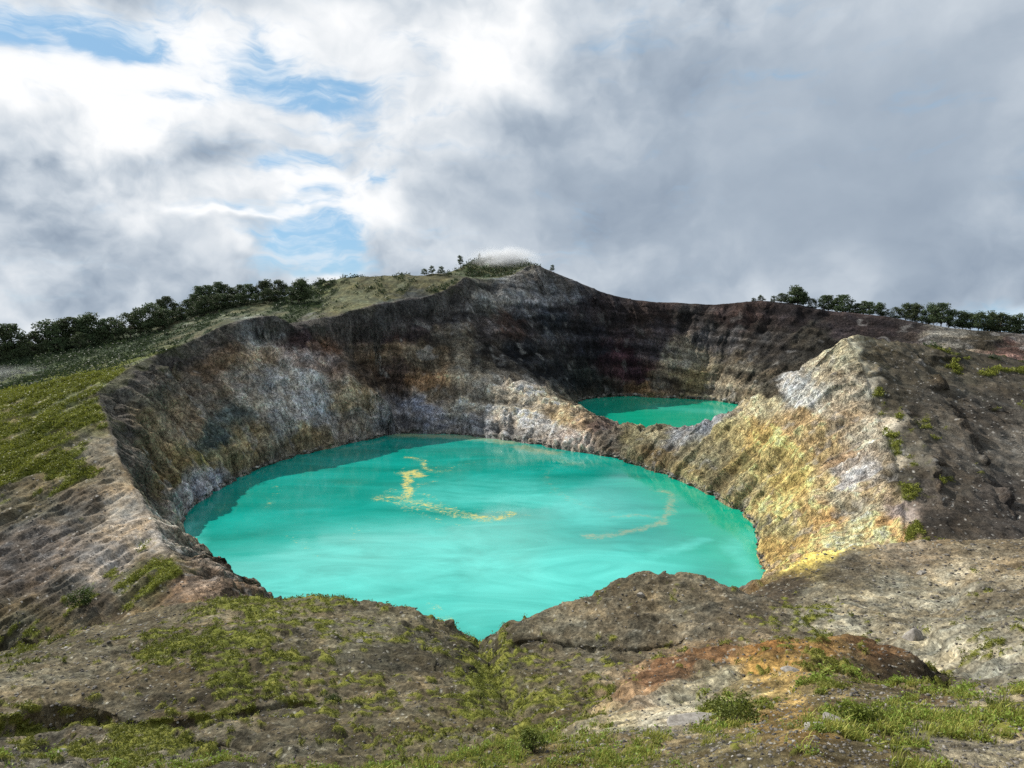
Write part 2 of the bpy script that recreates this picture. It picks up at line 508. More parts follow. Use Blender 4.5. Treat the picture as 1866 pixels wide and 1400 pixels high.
def octaves(q, lams, off=0.0, amp=None, ridge=False, aniso=None):
    """sum of noise octaves, each only where it is coarser than the mesh"""
    out = np.zeros(len(q))
    for i, lam in enumerate(lams):
        wgt = np.clip((lam / sc - 5.0) / 6.0, 0, 1)
        sel = wgt > 0
        if not sel.any():
            continue
        qq = q[sel] / lam + off + 7.7 * i
        n_ = perlin(qq)
        if ridge:
            n_ = 0.6 - 2.0 * np.abs(n_)
        out[sel] += wgt[sel] * n_ * (amp(lam) if amp else 1.0)
    return out


warp = fbm(p / 30.0, 3)
warp2 = fbm(p / 12.0 + 5, 4, .6)
rightc = sstep(60, 85, X) * (1 - sstep(400, 440, Y)) * (1 - fg)
farc = soft_in(ring2, X, Y, 3.0)
cx_, cy_ = np.where(farc > .5, 140.0, -15.0), np.where(farc > .5, 550.0, 305.0)
rr = np.hypot(X - cx_, Y - cy_)
th = np.arctan2(Y - cy_, X - cx_)
along = th * np.where(farc > .5, 130.0, 170.0) + 3.5 * warp + 1.6 * warp2
hgt = Z + .35 * rr + 4 * warp
wl = np.where(farc > .5, 2.5, 4.0)
dip = Z + (0.10 + .55 * rightc) * X - .30 * rightc * Y + wl * warp + 1.2 * warp2
strata = perlin(np.c_[dip / 8.0, along / 120, rr / 120]) + .6 * perlin(np.c_[dip / 3.2, along / 70, rr / 70]) + .35 * perlin(np.c_[dip / 1.4, along / 40, rr / 40])


def gul(lam, off, stretch=5.0):
    wgt = np.clip((lam / sc - 5.0) / 5.0, 0, 1)
    n_ = perlin(np.c_[along / lam, hgt / (lam * stretch), np.full(len(X), off)])
    return wgt * (.62 - 2.0 * np.abs(n_))


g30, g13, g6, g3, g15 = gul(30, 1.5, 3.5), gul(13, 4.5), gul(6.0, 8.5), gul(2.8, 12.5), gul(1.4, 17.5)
PS = np.c_[X, Y, Z * .6]
iso = octaves(PS, (9, 4.4, 2.2, 1.2), 3.0, lambda l: .13 * l) + octaves(PS, (5, 2.4, 1.3), 50.0, lambda l: .15 * l, True)
dcl = ((1.6 * fbm(p / 34.0, 2) + 3.0 * g30) * (1 - .25 * rightc) + (2.3 + .9 * rightc) * g13 + 1.15 * g6 + .5 * g3 + .2 * g15 + .9 * strata + iso) * (1 - .22 * rightc)
# crests and rims keep their surveyed outline
ld_ = np.full(len(base), 99.0)
for q_ in (RIM, CREST, FRIM):
    w_ = np.array([V(*k)[:2] for k in q_])
    bx = (X > w_[:, 0].min() - 12) & (X < w_[:, 0].max() + 12) & (Y > w_[:, 1].min() - 12) & (Y < w_[:, 1].max() + 12) & (Y > 128)
    ld_[bx] = np.minimum(ld_[bx], poly_dist(w_, X[bx], Y[bx]))
dcl *= .25 + .75 * sstep(0, 9, ld_)
crw = np.array([V(*k)[:2] for k in CREST[4:15]])
cd_ = np.full(len(base), 99.0)
bx = (X > -20) & (X < 150) & (Y > 340) & (Y < 530)
cd_[bx] = poly_dist(crw, X[bx], Y[bx])
teeth = np.exp(-(cd_ / 3.2) ** 2) * (4.2 * np.clip(perlin(np.c_[X / 5.0, Y / 5.0, np.full(len(X), 3.3)]), -.25, 1) + 3.0 * np.clip(perlin(np.c_[X / 2.3, Y / 2.3, np.full(len(X), 8.3)]), -.3, 1))
# open slopes: rills running down the fall line
ca, sa = math.cos(1.40), math.sin(1.40)
lx, ly = X * ca + Y * sa, -X * sa + Y * ca                 # left flank axes
ca2, sa2 = math.cos(-0.85), math.sin(-0.85)
rx, ry = X * ca2 + Y * sa2, -X * sa2 + Y * ca2
leftness = sstep(20, -60, X)
rill = leftness * ridged(np.c_[lx / 50, ly / 9.0, Z / 60], 4, 0.6) + (1 - leftness) * ridged(np.c_[rx / 55, ry / 10, Z / 60], 4, 0.6)
dsl = (1.2 + 1.3 * leftness * (1 - sstep(335, 400, Y))) * (rill - 0.3) + 1.0 * fbm(p / 16, 2) + octaves(p, (4, 2, 1, .5), 9.0, lambda l: .16 * l) * (1 - .4 * leftness) + octaves(np.c_[lx * .5, ly, Z], (5, 2.4, 1.2), 77.0, lambda l: .08 * l, True)
# near mounds
fx, fy = X * 0.94 + Y * 0.34, -X * 0.34 + Y * 0.94
dfg = 0.5 * fbm(np.c_[fx / 16, fy / 9, Z / 20], 3) + octaves(np.c_[fx * .6, fy, Z], (6, 2.8, 1.4), 21.0, lambda l: .05 * l, True) + octaves(p, (1.8, .9, .45, .22, .12), 13.0, lambda l: .21 * l)
dnr = 0.10 * fbm(p / 1.6, 2) + octaves(p, (.6, .3, .15, .08), 15.0, lambda l: .11 * l)
dsl *= .3 + .7 * sstep(0, 8, ld_)
damp = np.where(fg > 0.5, near * dnr + (1 - near) * dfg, cliff * dcl + (1 - cliff) * dsl)
far_flat = np.where((Y > 560) & (cl < 0.13), 0.6, 1.0)
pos = base + nrm * (damp * far_flat)[:, None]
pos[:, 2] += teeth
pos[:, 2] = np.where(shin & (shd > 1.0) & (cliff > .3), np.minimum(pos[:, 2], -.5 - .3 * np.minimum(shd, 9)), pos[:, 2])
pos[:, 2] += np.where(shin, -2.5 * sstep(.2, 3, shd), (2.6 * sstep(-.3, 2.0, shd) - 3.0 * np.clip(perlin(p / 6.0) + .5 * perlin(p / 2.2), 0, .8)) * np.exp(-shd / 6)) * (shd < 40)
nrm2 = vnormals(pos, tri)
print("displaced", round(time.time() - T0, 1))

# ------------------------------------------------------------------ rock colours: what the ground is made of, with some shade painted in, place by place
S = []


def cs(f, *rows):
    for r in rows:
        S.append((r[0], r[1]) + tuple(lin(r[2:5]) * f))


LIT, SHD = 0.98, 2.05
cs(.92, (100, 1380, 100, 92, 80), (300, 1180, 95, 86, 70), (600, 1150, 98, 90, 74), (450, 1300, 92, 84, 70), (750, 1250, 88, 80, 66), (900, 1250, 80, 76, 58),
   (1190, 1060, 105, 95, 80), (1150, 1120, 100, 90, 76), (1350, 1110, 98, 88, 75), (1050, 1200, 95, 86, 72), (1000, 1290, 88, 80, 62), (200, 1250, 98, 90, 76), (700, 1140, 96, 90, 76), (850, 1330, 92, 84, 66),
   (1230, 1215, 118, 86, 62), (1190, 1240, 122, 92, 70), (1150, 1265, 130, 108, 88), (1290, 1190, 104, 76, 52), (1400, 1178, 105, 72, 38), (1500, 1172, 118, 90, 54),
   (1600, 1180, 112, 82, 56), (1250, 1260, 132, 124, 108), (1300, 1230, 127, 119, 102), (1200, 1310, 145, 136, 122), (1350, 1260, 140, 124, 92),
   (1385, 1215, 140, 110, 62), (1410, 1250, 152, 126, 80), (1440, 1290, 148, 122, 78), (1460, 1310, 130, 106, 66), (1130, 1320, 128, 118, 98), (1100, 1300, 125, 112, 90),
   (1550, 1220, 88, 76, 54), (1650, 1230, 72, 60, 46), (1680, 1270, 74, 64, 50), (1500, 1270, 98, 86, 62), (1580, 1280, 92, 82, 62),
   (1650, 1000, 112, 100, 87), (1550, 1030, 108, 99, 87), (1500, 1100, 130, 123, 110), (1600, 1080, 140, 133, 120), (1700, 1120, 140, 132, 118), (1800, 1050, 124, 114, 100), (1850, 1000, 108, 98, 85),
   (1700, 1180, 150, 143, 129), (1800, 1180, 135, 127, 113), (1820, 1250, 115, 104, 88), (1420, 1080, 80, 70, 60), (1560, 1140, 135, 128, 115),
   (1000, 1380, 92, 82, 56), (1300, 1380, 98, 88, 66), (1600, 1370, 104, 92, 68), (1750, 1350, 130, 120, 105), (1840, 1380, 140, 130, 112), (1850, 1320, 118, 104, 80), (1150, 1345, 112, 100, 80))
cs(1.12, (50, 780, 108, 104, 68), (150, 750, 108, 106, 66), (100, 850, 98, 94, 62), (60, 900, 88, 82, 64), (200, 830, 124, 114, 94), (150, 930, 94, 86, 74), (230, 920, 138, 128, 112), (270, 960, 152, 142, 128),
   (100, 1000, 90, 82, 74), (50, 1040, 80, 72, 64), (180, 1030, 128, 120, 110), (150, 1080, 72, 66, 56), (60, 1150, 78, 72, 54), (280, 1060, 84, 80, 54), (340, 1070, 100, 84, 68), (215, 700, 108, 106, 66),
   (100, 680, 66, 80, 54), (250, 640, 70, 82, 56), (400, 590, 98, 96, 74), (470, 560, 104, 102, 76), (600, 550, 108, 103, 78), (700, 520, 100, 94, 70), (800, 510, 98, 90, 66), (650, 550, 118, 112, 84),
   (560, 545, 98, 108, 56), (890, 480, 98, 106, 74), (300, 632, 104, 100, 68))
cs(SHD, (230, 730, 85, 78, 62), (260, 700, 75, 68, 58), (330, 650, 78, 70, 62), (260, 770, 85, 75, 55), (280, 830, 105, 92, 65), (300, 880, 95, 80, 50), (330, 780, 100, 88, 70), (380, 720, 95, 85, 72),
   (450, 640, 112, 95, 74), (450, 690, 112, 104, 94), (420, 760, 65, 70, 65), (390, 800, 60, 68, 65), (360, 840, 90, 85, 50), (450, 800, 100, 90, 65), (540, 690, 138, 135, 131), (570, 740, 132, 132, 134),
   (560, 800, 95, 85, 62), (640, 780, 105, 98, 90), (640, 730, 122, 106, 80), (500, 830, 90, 82, 68), (380, 880, 120, 120, 125), (350, 900, 125, 122, 125), (470, 600, 130, 130, 125), (480, 585, 75, 70, 65),
   (580, 660, 112, 96, 86), (410, 840, 98, 88, 60), (470, 745, 120, 114, 104), (520, 770, 118, 116, 112), (330, 850, 104, 92, 62), (390, 660, 90, 74, 56), (420, 625, 92, 76, 60),
   (560, 590, 75, 72, 68), (560, 610, 62, 46, 46), (600, 630, 87, 62, 45), (650, 600, 62, 52, 50), (700, 580, 62, 62, 62), (760, 560, 58, 58, 60), (700, 610, 55, 40, 42), (750, 600, 50, 42, 42), (700, 640, 85, 70, 52),
   (760, 650, 85, 75, 60), (650, 650, 85, 72, 58), (720, 680, 65, 52, 45), (820, 560, 60, 58, 58), (830, 620, 92, 85, 72), (800, 660, 100, 85, 65), (780, 690, 118, 90, 60), (850, 680, 105, 95, 78),
   (770, 750, 100, 102, 112), (740, 760, 85, 85, 88), (850, 740, 125, 118, 105), (920, 730, 142, 132, 112), (900, 770, 136, 131, 124), (980, 745, 140, 128, 106), (1020, 760, 150, 132, 96), (1060, 770, 136, 116, 88), (940, 700, 116, 108, 96), (990, 775, 134, 128, 120),
   (1040, 800, 135, 122, 110), (1090, 775, 75, 62, 55), (1110, 800, 75, 68, 58), (870, 780, 120, 118, 118), (800, 720, 96, 86, 72))
cs(1.2, (1150, 800, 125, 115, 75), (1190, 790, 145, 135, 95), (1230, 800, 140, 138, 135), (1260, 830, 150, 140, 100), (1200, 830, 112, 96, 56), (1250, 870, 165, 145, 80), (1300, 830, 130, 120, 80),
   (1290, 770, 135, 138, 145), (1320, 880, 130, 115, 70), (1350, 850, 150, 130, 60))
cs(1.45, (1330, 790, 165, 150, 85), (1370, 800, 195, 162, 60), (1400, 790, 210, 168, 60), (1440, 820, 200, 168, 70), (1390, 740, 172, 157, 110), (1440, 700, 176, 173, 166), (1460, 720, 186, 181, 166),
   (1500, 680, 170, 155, 120), (1530, 640, 185, 170, 125), (1560, 720, 165, 150, 120), (1540, 760, 160, 140, 105), (1590, 790, 175, 160, 130), (1450, 770, 160, 130, 75), (1480, 800, 178, 150, 85),
   (1530, 830, 150, 125, 90), (1450, 880, 210, 174, 60), (1420, 930, 210, 178, 76), (1500, 880, 194, 166, 96), (1550, 870, 165, 155, 145), (1580, 860, 152, 147, 142), (1540, 920, 152, 142, 112),
   (1600, 900, 178, 152, 98), (1620, 960, 175, 132, 58), (1550, 970, 208, 186, 118), (1500, 950, 195, 152, 66), (1430, 1000, 190, 148, 48), (1400, 960, 162, 146, 84), (1410, 1040, 195, 152, 48),
   (1640, 930, 124, 102, 88), (1620, 850, 142, 126, 95), (1370, 880, 150, 136, 86), (1395, 850, 178, 150, 70), (1480, 1000, 200, 176, 96), (1590, 980, 196, 168, 90))
cs(.74, (1600, 640, 108, 95, 64), (1650, 660, 94, 83, 60), (1750, 660, 84, 76, 54), (1850, 680, 80, 70, 52), (1620, 720, 80, 72, 52), (1700, 740, 92, 82, 66), (1800, 760, 90, 78, 64), (1850, 820, 114, 104, 90),
   (1750, 830, 106, 95, 80), (1650, 800, 88, 80, 62), (1650, 870, 76, 68, 52), (1680, 900, 78, 68, 58), (1700, 950, 62, 54, 46), (1800, 900, 76, 66, 58), (1850, 950, 78, 68, 60), (1750, 880, 84, 74, 60))
cs(1.2, (880, 560, 105, 102, 95), (930, 530, 110, 110, 108), (980, 510, 95, 92, 88), (1030, 540, 85, 84, 85), (960, 560, 85, 85, 88), (930, 590, 80, 62, 55), (1050, 560, 50, 46, 48), (1100, 560, 48, 42, 44),  # far back wall: dark lava tone, cloud shadow put into it as well
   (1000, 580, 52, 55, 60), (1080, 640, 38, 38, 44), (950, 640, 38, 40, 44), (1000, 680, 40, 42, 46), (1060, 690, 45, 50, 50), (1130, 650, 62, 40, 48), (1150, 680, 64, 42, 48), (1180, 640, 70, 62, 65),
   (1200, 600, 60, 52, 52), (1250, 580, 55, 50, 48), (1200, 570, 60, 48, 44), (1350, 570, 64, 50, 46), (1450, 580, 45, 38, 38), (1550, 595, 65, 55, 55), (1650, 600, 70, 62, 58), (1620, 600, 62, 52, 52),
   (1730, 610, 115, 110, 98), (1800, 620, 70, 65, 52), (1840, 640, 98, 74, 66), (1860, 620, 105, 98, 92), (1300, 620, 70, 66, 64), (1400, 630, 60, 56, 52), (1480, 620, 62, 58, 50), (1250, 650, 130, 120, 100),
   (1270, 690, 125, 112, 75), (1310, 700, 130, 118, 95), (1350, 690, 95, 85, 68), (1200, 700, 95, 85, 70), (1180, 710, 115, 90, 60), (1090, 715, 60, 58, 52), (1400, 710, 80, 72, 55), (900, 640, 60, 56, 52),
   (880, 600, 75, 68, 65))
S = np.array(S)

# moss / scrub cover
M = []


def ms(*rows):
    M.extend(rows)


ms((50, 780, .8), (150, 750, .8), (100, 850, .85), (40, 900, .55), (150, 820, .6), (200, 830, .05), (230, 920, .0), (150, 930, .12), (60, 960, .15), (100, 1000, .02), (180, 1020, .02), (60, 1060, .02), (215, 695, .8), (300, 634, .75),
   (280, 1030, .5), (300, 1060, .6), (230, 1070, .5), (150, 1110, .55), (60, 1160, .6), (20, 1200, .55), (180, 1120, .45), (345, 1075, .1), (120, 1060, .15), (40, 1110, .1),
   (100, 680, .85), (30, 690, .8), (250, 640, .85), (400, 592, .6), (470, 560, .6), (600, 550, .55), (700, 520, .55), (800, 510, .55), (560, 545, .95), (890, 480, .9), (650, 558, .4),
   (460, 1095, .75), (600, 1100, .6), (640, 1110, .6), (350, 1120, .6), (380, 1165, .95), (300, 1185, .9), (420, 1155, .9), (480, 1215, .7), (430, 1235, .9), (520, 1210, .75), (300, 1120, .3), (200, 1180, .25), (100, 1240, .3),
   (640, 1135, .7), (700, 1120, .5), (550, 1180, .2), (330, 1260, .15), (150, 1300, .2), (600, 1260, .55), (700, 1200, .25), (780, 1240, .4), (800, 1300, .4), (880, 1240, .9), (885, 1280, .85), (860, 1200, .4), (870, 1165, .5), (920, 1290, .7),
   (850, 1330, .5), (700, 1320, .4), (500, 1340, .25), (250, 1370, .65), (130, 1375, .5), (400, 1380, .2), (50, 1390, .3), (950, 1310, .6), (1000, 1290, .5), (1030, 1240, .45), (960, 1250, .35),
   (1190, 1050, .15), (1120, 1070, .4), (1250, 1060, .35), (1150, 1120, .12), (1350, 1110, .1), (1050, 1150, .1), (1250, 1130, .1), (1300, 1090, .2), (1440, 1120, .45), (1500, 1155, .5), (1100, 1200, .25), (1080, 1260, .45),
   (1230, 1215, .12), (1300, 1180, .4), (1250, 1260, .15), (1300, 1230, .2), (1200, 1310, .05), (1400, 1250, .05), (1350, 1300, .6), (1440, 1290, .2), (1520, 1200, .25), (1550, 1230, .3), (1600, 1250, .25), (1650, 1230, .1), (1560, 1290, .45), (1420, 1175, .25),
   (1650, 1000, .1), (1550, 1030, .1), (1600, 1080, .05), (1700, 1120, .05), (1800, 1050, .2), (1850, 1180, .3), (1720, 1200, .3), (1700, 1240, .6), (1760, 1260, .6), (1740, 1290, .7), (1830, 1230, .15),
   (1000, 1385, .9), (800, 1395, .9), (700, 1398, .8), (1150, 1360, .6), (1250, 1350, .4), (1300, 1380, .55), (1450, 1370, .6), (1500, 1330, .85), (1600, 1310, .9), (1560, 1350, .75), (1650, 1300, .9), (1700, 1330, .5), (1750, 1370, .12), (1840, 1380, .05), (1840, 1310, .5), (1400, 1345, .35), (1100, 1390, .8), (1600, 1390, .7),
   (1600, 640, .45), (1750, 660, .6), (1850, 680, .6), (1620, 720, .6), (1650, 660, .4), (1700, 740, .2), (1800, 720, .4), (1640, 800, .6), (1660, 840, .75), (1670, 790, .75), (1700, 860, .4), (1660, 900, .6), (1650, 960, .7), (1750, 830, .1), (1800, 780, .15), (1850, 820, .1), (1720, 950, .3), (1800, 920, .2), (1850, 950, .15),
   (330, 780, .0), (450, 700, .0), (600, 700, .0), (760, 620, .0), (960, 620, 0), (1100, 620, 0), (1300, 620, 0), (1500, 600, 0), (1700, 610, .1), (1450, 800, 0), (1550, 700, 0), (1250, 820, 0), (1000, 770, 0), (280, 830, .05), (1420, 1000, 0), (1560, 930, 0),
   (880, 530, .15), (1810, 625, .6), (250, 720, .05))
M = np.array(M, float)

# depth of the visible ground at each sample
_ord = np.argsort(BPX)
_sx = BPX[_ord]


def seen_depth(qx, qy):
    lo, hi = np.searchsorted(_sx, [qx - 9, qx + 9])
    ii = _ord[lo:hi]
    ii = ii[(np.abs(BPY[ii] - qy) < 9) & (base[ii, 1] > 4)]
    if len(ii) == 0:
        return None
    return base[ii, 1].min()


def spread(samples, nval, power, dscale, wx, wy):
    sd, keep = [], []
    for s in samples:
        d = seen_depth(s[0], s[1])
        keep.append(d is not None)
        sd.append(math.log(d) if d else 0)
    keep = np.array(keep)
    if (~keep).any():
        print("samples off the ground:", samples[~keep][:, :2].tolist())
    s, sd = samples[keep], np.array(sd)[keep]
    ld = np.log(np.maximum(base[:, 1], 3.0))
    out = np.zeros((len(base), nval))
    CH = 60000
    for i in range(0, len(base), CH):
        sl = slice(i, i + CH)
        d2 = ((wx[sl, None] - s[None, :, 0]) ** 2 + (1.5 * (wy[sl, None] - s[None, :, 1])) ** 2 + (dscale * (ld[sl, None] - sd[None])) ** 2) + 60.0
        w = d2 ** (-power / 2)
        w /= w.sum(1)[:, None]
        out[sl] = w @ s[:, 2:2 + nval]
    return out


w1 = fbm(p / np.where(fg > .5, 5.0, 14.0)[:, None], 4, 0.6)
w2 = fbm(p / np.where(fg > .5, 5.0, 14.0)[:, None] + 31.7, 4, 0.6)
WX, WY = BPX + 36 * w1, BPY + 26 * w2
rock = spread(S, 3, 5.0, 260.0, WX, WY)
moss = spread(M, 1, 4.0, 320.0, BPX + 22 * w1, BPY + 14 * w2)[:, 0]
# scrub grows in patches drawn out across the slope, with gaps down to single cushions
mo = octaves(np.c_[fx * .55, fy, Z], (9, 4.5, 2.2, 1.1, .55, .3), 61.0)
mf = octaves(p, (1.6, .8, .4, .2, .1), 91.0)
mo2 = octaves(np.c_[lx * .28, ly, Z * .5], (12, 6, 3, 1.5, .8), 66.0)
mn = np.where(fg > .5, .27 * mo + .32 * mf - .07, np.where(leftness > .5, .34 * mo2 + .24 * mf - .05, .34 * mo + .24 * mf - .05))
mossm = sstep(0.50, 0.62, np.where((leftness > .5) & (fg < .5), .86, np.where((X > 60) & (fg < .5), .70, .82)) * moss + mn) * (1 - 0.85 * cliff) * sstep(0.02, 0.10, moss)
# mineral grain: many octaves down to the size of the mesh
grain = octaves(p, (30, 14, 7, 3.4, 1.7, .85, .42, .2, .1), 130.0)
grain2 = octaves(p, (12, 6, 3, 1.5, .75, .37, .18, .09), 170.0)
streak = octaves(np.c_[along, hgt * .14, np.zeros(len(X))], (7, 3.2, 1.6, .9, .5), 210.0)
bedc = 1.1 * strata
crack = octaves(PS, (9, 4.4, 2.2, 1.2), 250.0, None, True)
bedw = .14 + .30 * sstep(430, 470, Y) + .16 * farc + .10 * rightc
bright = np.where(cliff > .5, .15 * grain + .10 * grain2 + .24 * streak + bedw * bedc + .14 * crack + .16 * g6 + .14 * g3 + .12 * g13 + .10 * g15, .24 * grain + .22 * grain2)  # ribs lighter, gullies darker: relief shade painted into the cliff colour
rnd = rng.random(len(base))
rnd2 = rng.random(len(base))
gravel = (1 - cliff) * (1 - mossm)
bright = bright + gravel * (.55 * (rnd2 - .5)) + cliff * .25 * (rnd2 - .5)
kk = 1.45 + .35 * cliff * sstep(60, 20, X) - .30 * rightc  # stronger on the left walls, where crevice shading is put into the colour
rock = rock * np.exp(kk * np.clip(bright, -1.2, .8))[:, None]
def region(poly, soft):
    pw = np.array(poly, float)
    x_, y_ = BPX + 10 * w1 + 5 * grain, BPY + 8 * w2 + 4 * grain2
    m_ = (base[:, 1] > 300) & (x_ > pw[:, 0].min()) & (x_ < pw[:, 0].max()) & (y_ > pw[:, 1].min()) & (y_ < pw[:, 1].max())
    ii = np.flatnonzero(m_)
    out = np.zeros(len(base))
    pc = np.vstack([pw, pw[:1]])
    ins_ = inside(pw, x_[ii], y_[ii])
    out[ii] = np.where(ins_, sstep(0, soft, poly_dist(pc, x_[ii], y_[ii])), 0)
    return out * (cliff > .3)


lava_shadeA = region([(505, 585), (540, 583), (640, 560), (769, 538), (840, 500), (872, 584), (900, 621), (912, 665), (850, 650), (770, 690), (730, 748), (712, 740), (675, 704), (600, 668), (520, 632), (470, 610)], 9)
lava_shadeB = region([(860, 560), (940, 585), (990, 560), (1050, 545), (1070, 505), (1100, 525), (1165, 545), (1190, 600), (1215, 660), (1190, 705), (1150, 735), (1040, 745), (950, 725), (905, 668), (880, 620)], 9)
lava_shadeC = region([(1165, 540), (1300, 548), (1400, 542), (1540, 563), (1640, 575), (1640, 625), (1500, 640), (1330, 615), (1190, 600)], 8)
rock = rock * (1 - .36 * lava_shadeA - .22 * lava_shadeB - .20 * lava_shadeC)[:, None]  # dark lava, deepened further for the cloud shadow on the back walls
# warm and cool minerals
hue = octaves(p, (22, 9, 4, 2, 1, .5), 300.0)
hs = np.clip(np.where(fg > .5, .07, .12) * hue, -.22, .3)[:, None]
rock = rock * (1 + hs * np.array([[.9, .1, -1.0]]))
# pale crust on the cliffs, pale stones on the loose slopes
crust = sstep(.50, .95, octaves(PS, (16, 7, 3.2, 1.6, .9), 330.0)) * cliff * sstep(760, 560, Y)
rock = rock * (1 - .45 * crust[:, None]) + .45 * crust[:, None] * np.array([[.40, .385, .36]])
dens = np.where(fg > .5, 0.012, .012) * (1 + .8 * np.clip(grain2, -1, 1.5))
stone = (rnd < dens) & (cliff < .4) & (mossm < .3) & (Y < 420)
rock[stone] = np.clip(np.array([[.30, .28, .25]]) * (.55 + 1.1 * rnd2[stone])[:, None], 0, .6)
bandd = np.full(len(base), 99.0)
nearrim = np.flatnonzero((cliff > .1) & (Y > 240) & (Y < 620) & (X < 10))
rimw = np.array([V(*q)[:2] for q in RIM])
bandd[nearrim] = poly_dist(rimw, X[nearrim], Y[nearrim])
ash = sstep(13, 8, bandd + 3 * w1) * cliff
ashc = np.array([[.085, .078, .072]]) * np.exp(.75 * np.clip(streak + .4 * grain, -1.3, 1.5))[:, None]
rock = rock * (1 - .75 * ash[:, None]) + .75 * ash[:, None] * ashc
pl_ = (sstep(335, 420, Y) * (1 - cliff) * (1 - fg))[:, None]
rock = rock * (1 - pl_ * np.array([[.42, .34, .40]]))
rf_ = (sstep(60, 100, X) * (1 - cliff) * (1 - fg))[:, None]
rock = rock * (1 - .5 * rf_) + .5 * rf_ * rock.mean(1, keepdims=True) * np.array([[1.0, .98, .88]])
lum = rock.mean(1, keepdims=True)
wet = sstep(1.3, .2, pos[:, 2] + .6 * w1) * (pos[:, 2] > -1) * cliff
ringm = sstep(.5, 1.2, pos[:, 2] + .5 * w1) * sstep(3.4, 2.0, pos[:, 2] + 1.2 * w2) * cliff * (shd < 25)
rock = rock * (1 - .35 * ringm[:, None]) + .35 * ringm[:, None] * np.array([[.34, .32, .28]]) * np.exp(.5 * grain2)[:, None]
rock = rock * (1 - .55 * wet)[:, None]
rock = np.where((fg > .5)[:, None], rock * np.array([[.97, 1.0, .90]]), rock)
desat = np.where(cliff > .5, .20 + .12 * rightc, .06)[:, None]
rock = np.clip(rock * (1 - desat) + lum * desat, .008, .75)
# cushions stand proud of the gravel
cush = mossm * np.where(fg > .5, np.where(near > .5, .06, .16 + .12 * np.clip(mf, -1, 1.5)), .45 + .35 * np.clip(mf + mo * .5, -1, 1.5))
pos[:, 2] += cush
nrm2 = vnormals(pos, tri)
hillf = sstep(335, 420, Y) * (1 - fg)
plateau = sstep(-190, -120, X) * hillf
gtone = np.clip(.5 + .22 * mf + .16 * mo + .25 * (rnd2 - .5), 0, 1)
print("colours", round(time.time() - T0, 1))


# ------------------------------------------------------------------ material helpers
class NT:
    def __init__(self, tree):
        self.t = tree
        self.n = tree.nodes
        self.l = tree.links

    def add(self, kind, **kw):
        nd = self.n.new(kind)
        for k, v in kw.items():
            setattr(nd, k, v)
        return nd

    def put(self, sock, v):
        if hasattr(v, 'is_output') or isinstance(v, bpy.types.NodeSocket):
            self.l.new(v, sock)
        elif v is not None:
            if hasattr(sock, 'default_value'):
                try:
                    sock.default_value = v
                except Exception:
                    sock.default_value = tuple(v) + (1,)

    def math(self, op, a, b=None, c=None, clamp=False):
        nd = self.add('ShaderNodeMath', operation=op, use_clamp=clamp)
        self.put(nd.inputs[0], a)
        if b is not None:
            self.put(nd.inputs[1], b)
        if c is not None:
            self.put(nd.inputs[2], c)
        return nd.outputs[0]

    def vmath(self, op, a, b=None, scale=None):
        nd = self.add('ShaderNodeVectorMath', operation=op)
        self.put(nd.inputs[0], a)
        if b is not None:
            self.put(nd.inputs[1], b)
        if scale is not None:
            self.put(nd.inputs['Scale'], scale)
        return nd.outputs['Value'] if op in ('LENGTH', 'DOT_PRODUCT') else nd.outputs['Vector']

    def noise(self, vec, scale, detail=6, rough=.55, dist=0, lac=2.0):
        nd = self.add('ShaderNodeTexNoise')
        self.put(nd.inputs['Vector'], vec)
        self.put(nd.inputs['Scale'], scale)
        nd.inputs['Detail'].default_value = detail
        nd.inputs['Roughness'].default_value = rough
        nd.inputs['Distortion'].default_value = dist
        nd.inputs['Lacunarity'].default_value = lac
        return nd.outputs['Fac']

    def voro(self, vec, scale, feature='F1', rand=1.0):
        nd = self.add('ShaderNodeTexVoronoi', feature=feature)
        self.put(nd.inputs['Vector'], vec)
        self.put(nd.inputs['Scale'], scale)
        nd.inputs['Randomness'].default_value = rand
        return nd

    def ramp(self, fac, stops, mode='LINEAR'):
        nd = self.add('ShaderNodeValToRGB')
        cr = nd.color_ramp
        cr.interpolation = mode
        while len(cr.elements) < len(stops):
            cr.elements.new(0.5)
        for e, (q, c) in zip(cr.elements, stops):
            e.position = q
            e.color = tuple(c) + (1,) if hasattr(c, '__len__') else (c, c, c, 1)
        self.put(nd.inputs[0], fac)
        return nd.outputs['Color']

    def mix(self, fac, a, b, mode='MIX'):
        nd = self.add('ShaderNodeMix', data_type='RGBA', blend_type=mode)
        self.put(nd.inputs['Factor'], fac)
        self.put(nd.inputs[6], a)
        self.put(nd.inputs[7], b)
        return nd.outputs[2]

    def mrange(self, v, a, b, c=0.0, d=1.0, smooth=False):
        nd = self.add('ShaderNodeMapRange')
        nd.interpolation_type = 'SMOOTHSTEP' if smooth else 'LINEAR'
        self.put(nd.inputs['Value'], v)
        nd.inputs[1].default_value, nd.inputs[2].default_value = a, b
        nd.inputs[3].default_value, nd.inputs[4].default_value = c, d
        return nd.outputs[0]

    def attr(self, name):
        return self.add('ShaderNodeAttribute', attribute_name=name)

    def scalev(self, vec, s):
        return self.vmath('MULTIPLY', vec, s)


def new_mat(name, rough=.9, spec=.3):
    m = bpy.data.materials.new(name)
    m.use_nodes = True
    t = NT(m.node_tree)
    bs = m.node_tree.nodes['Principled BSDF']
    bs.inputs['Roughness'].default_value = rough
    bs.inputs['Specular IOR Level'].default_value = spec
    return m, t, bs


def rgb3(c):
    return (c[0], c[1], c[2], 1)


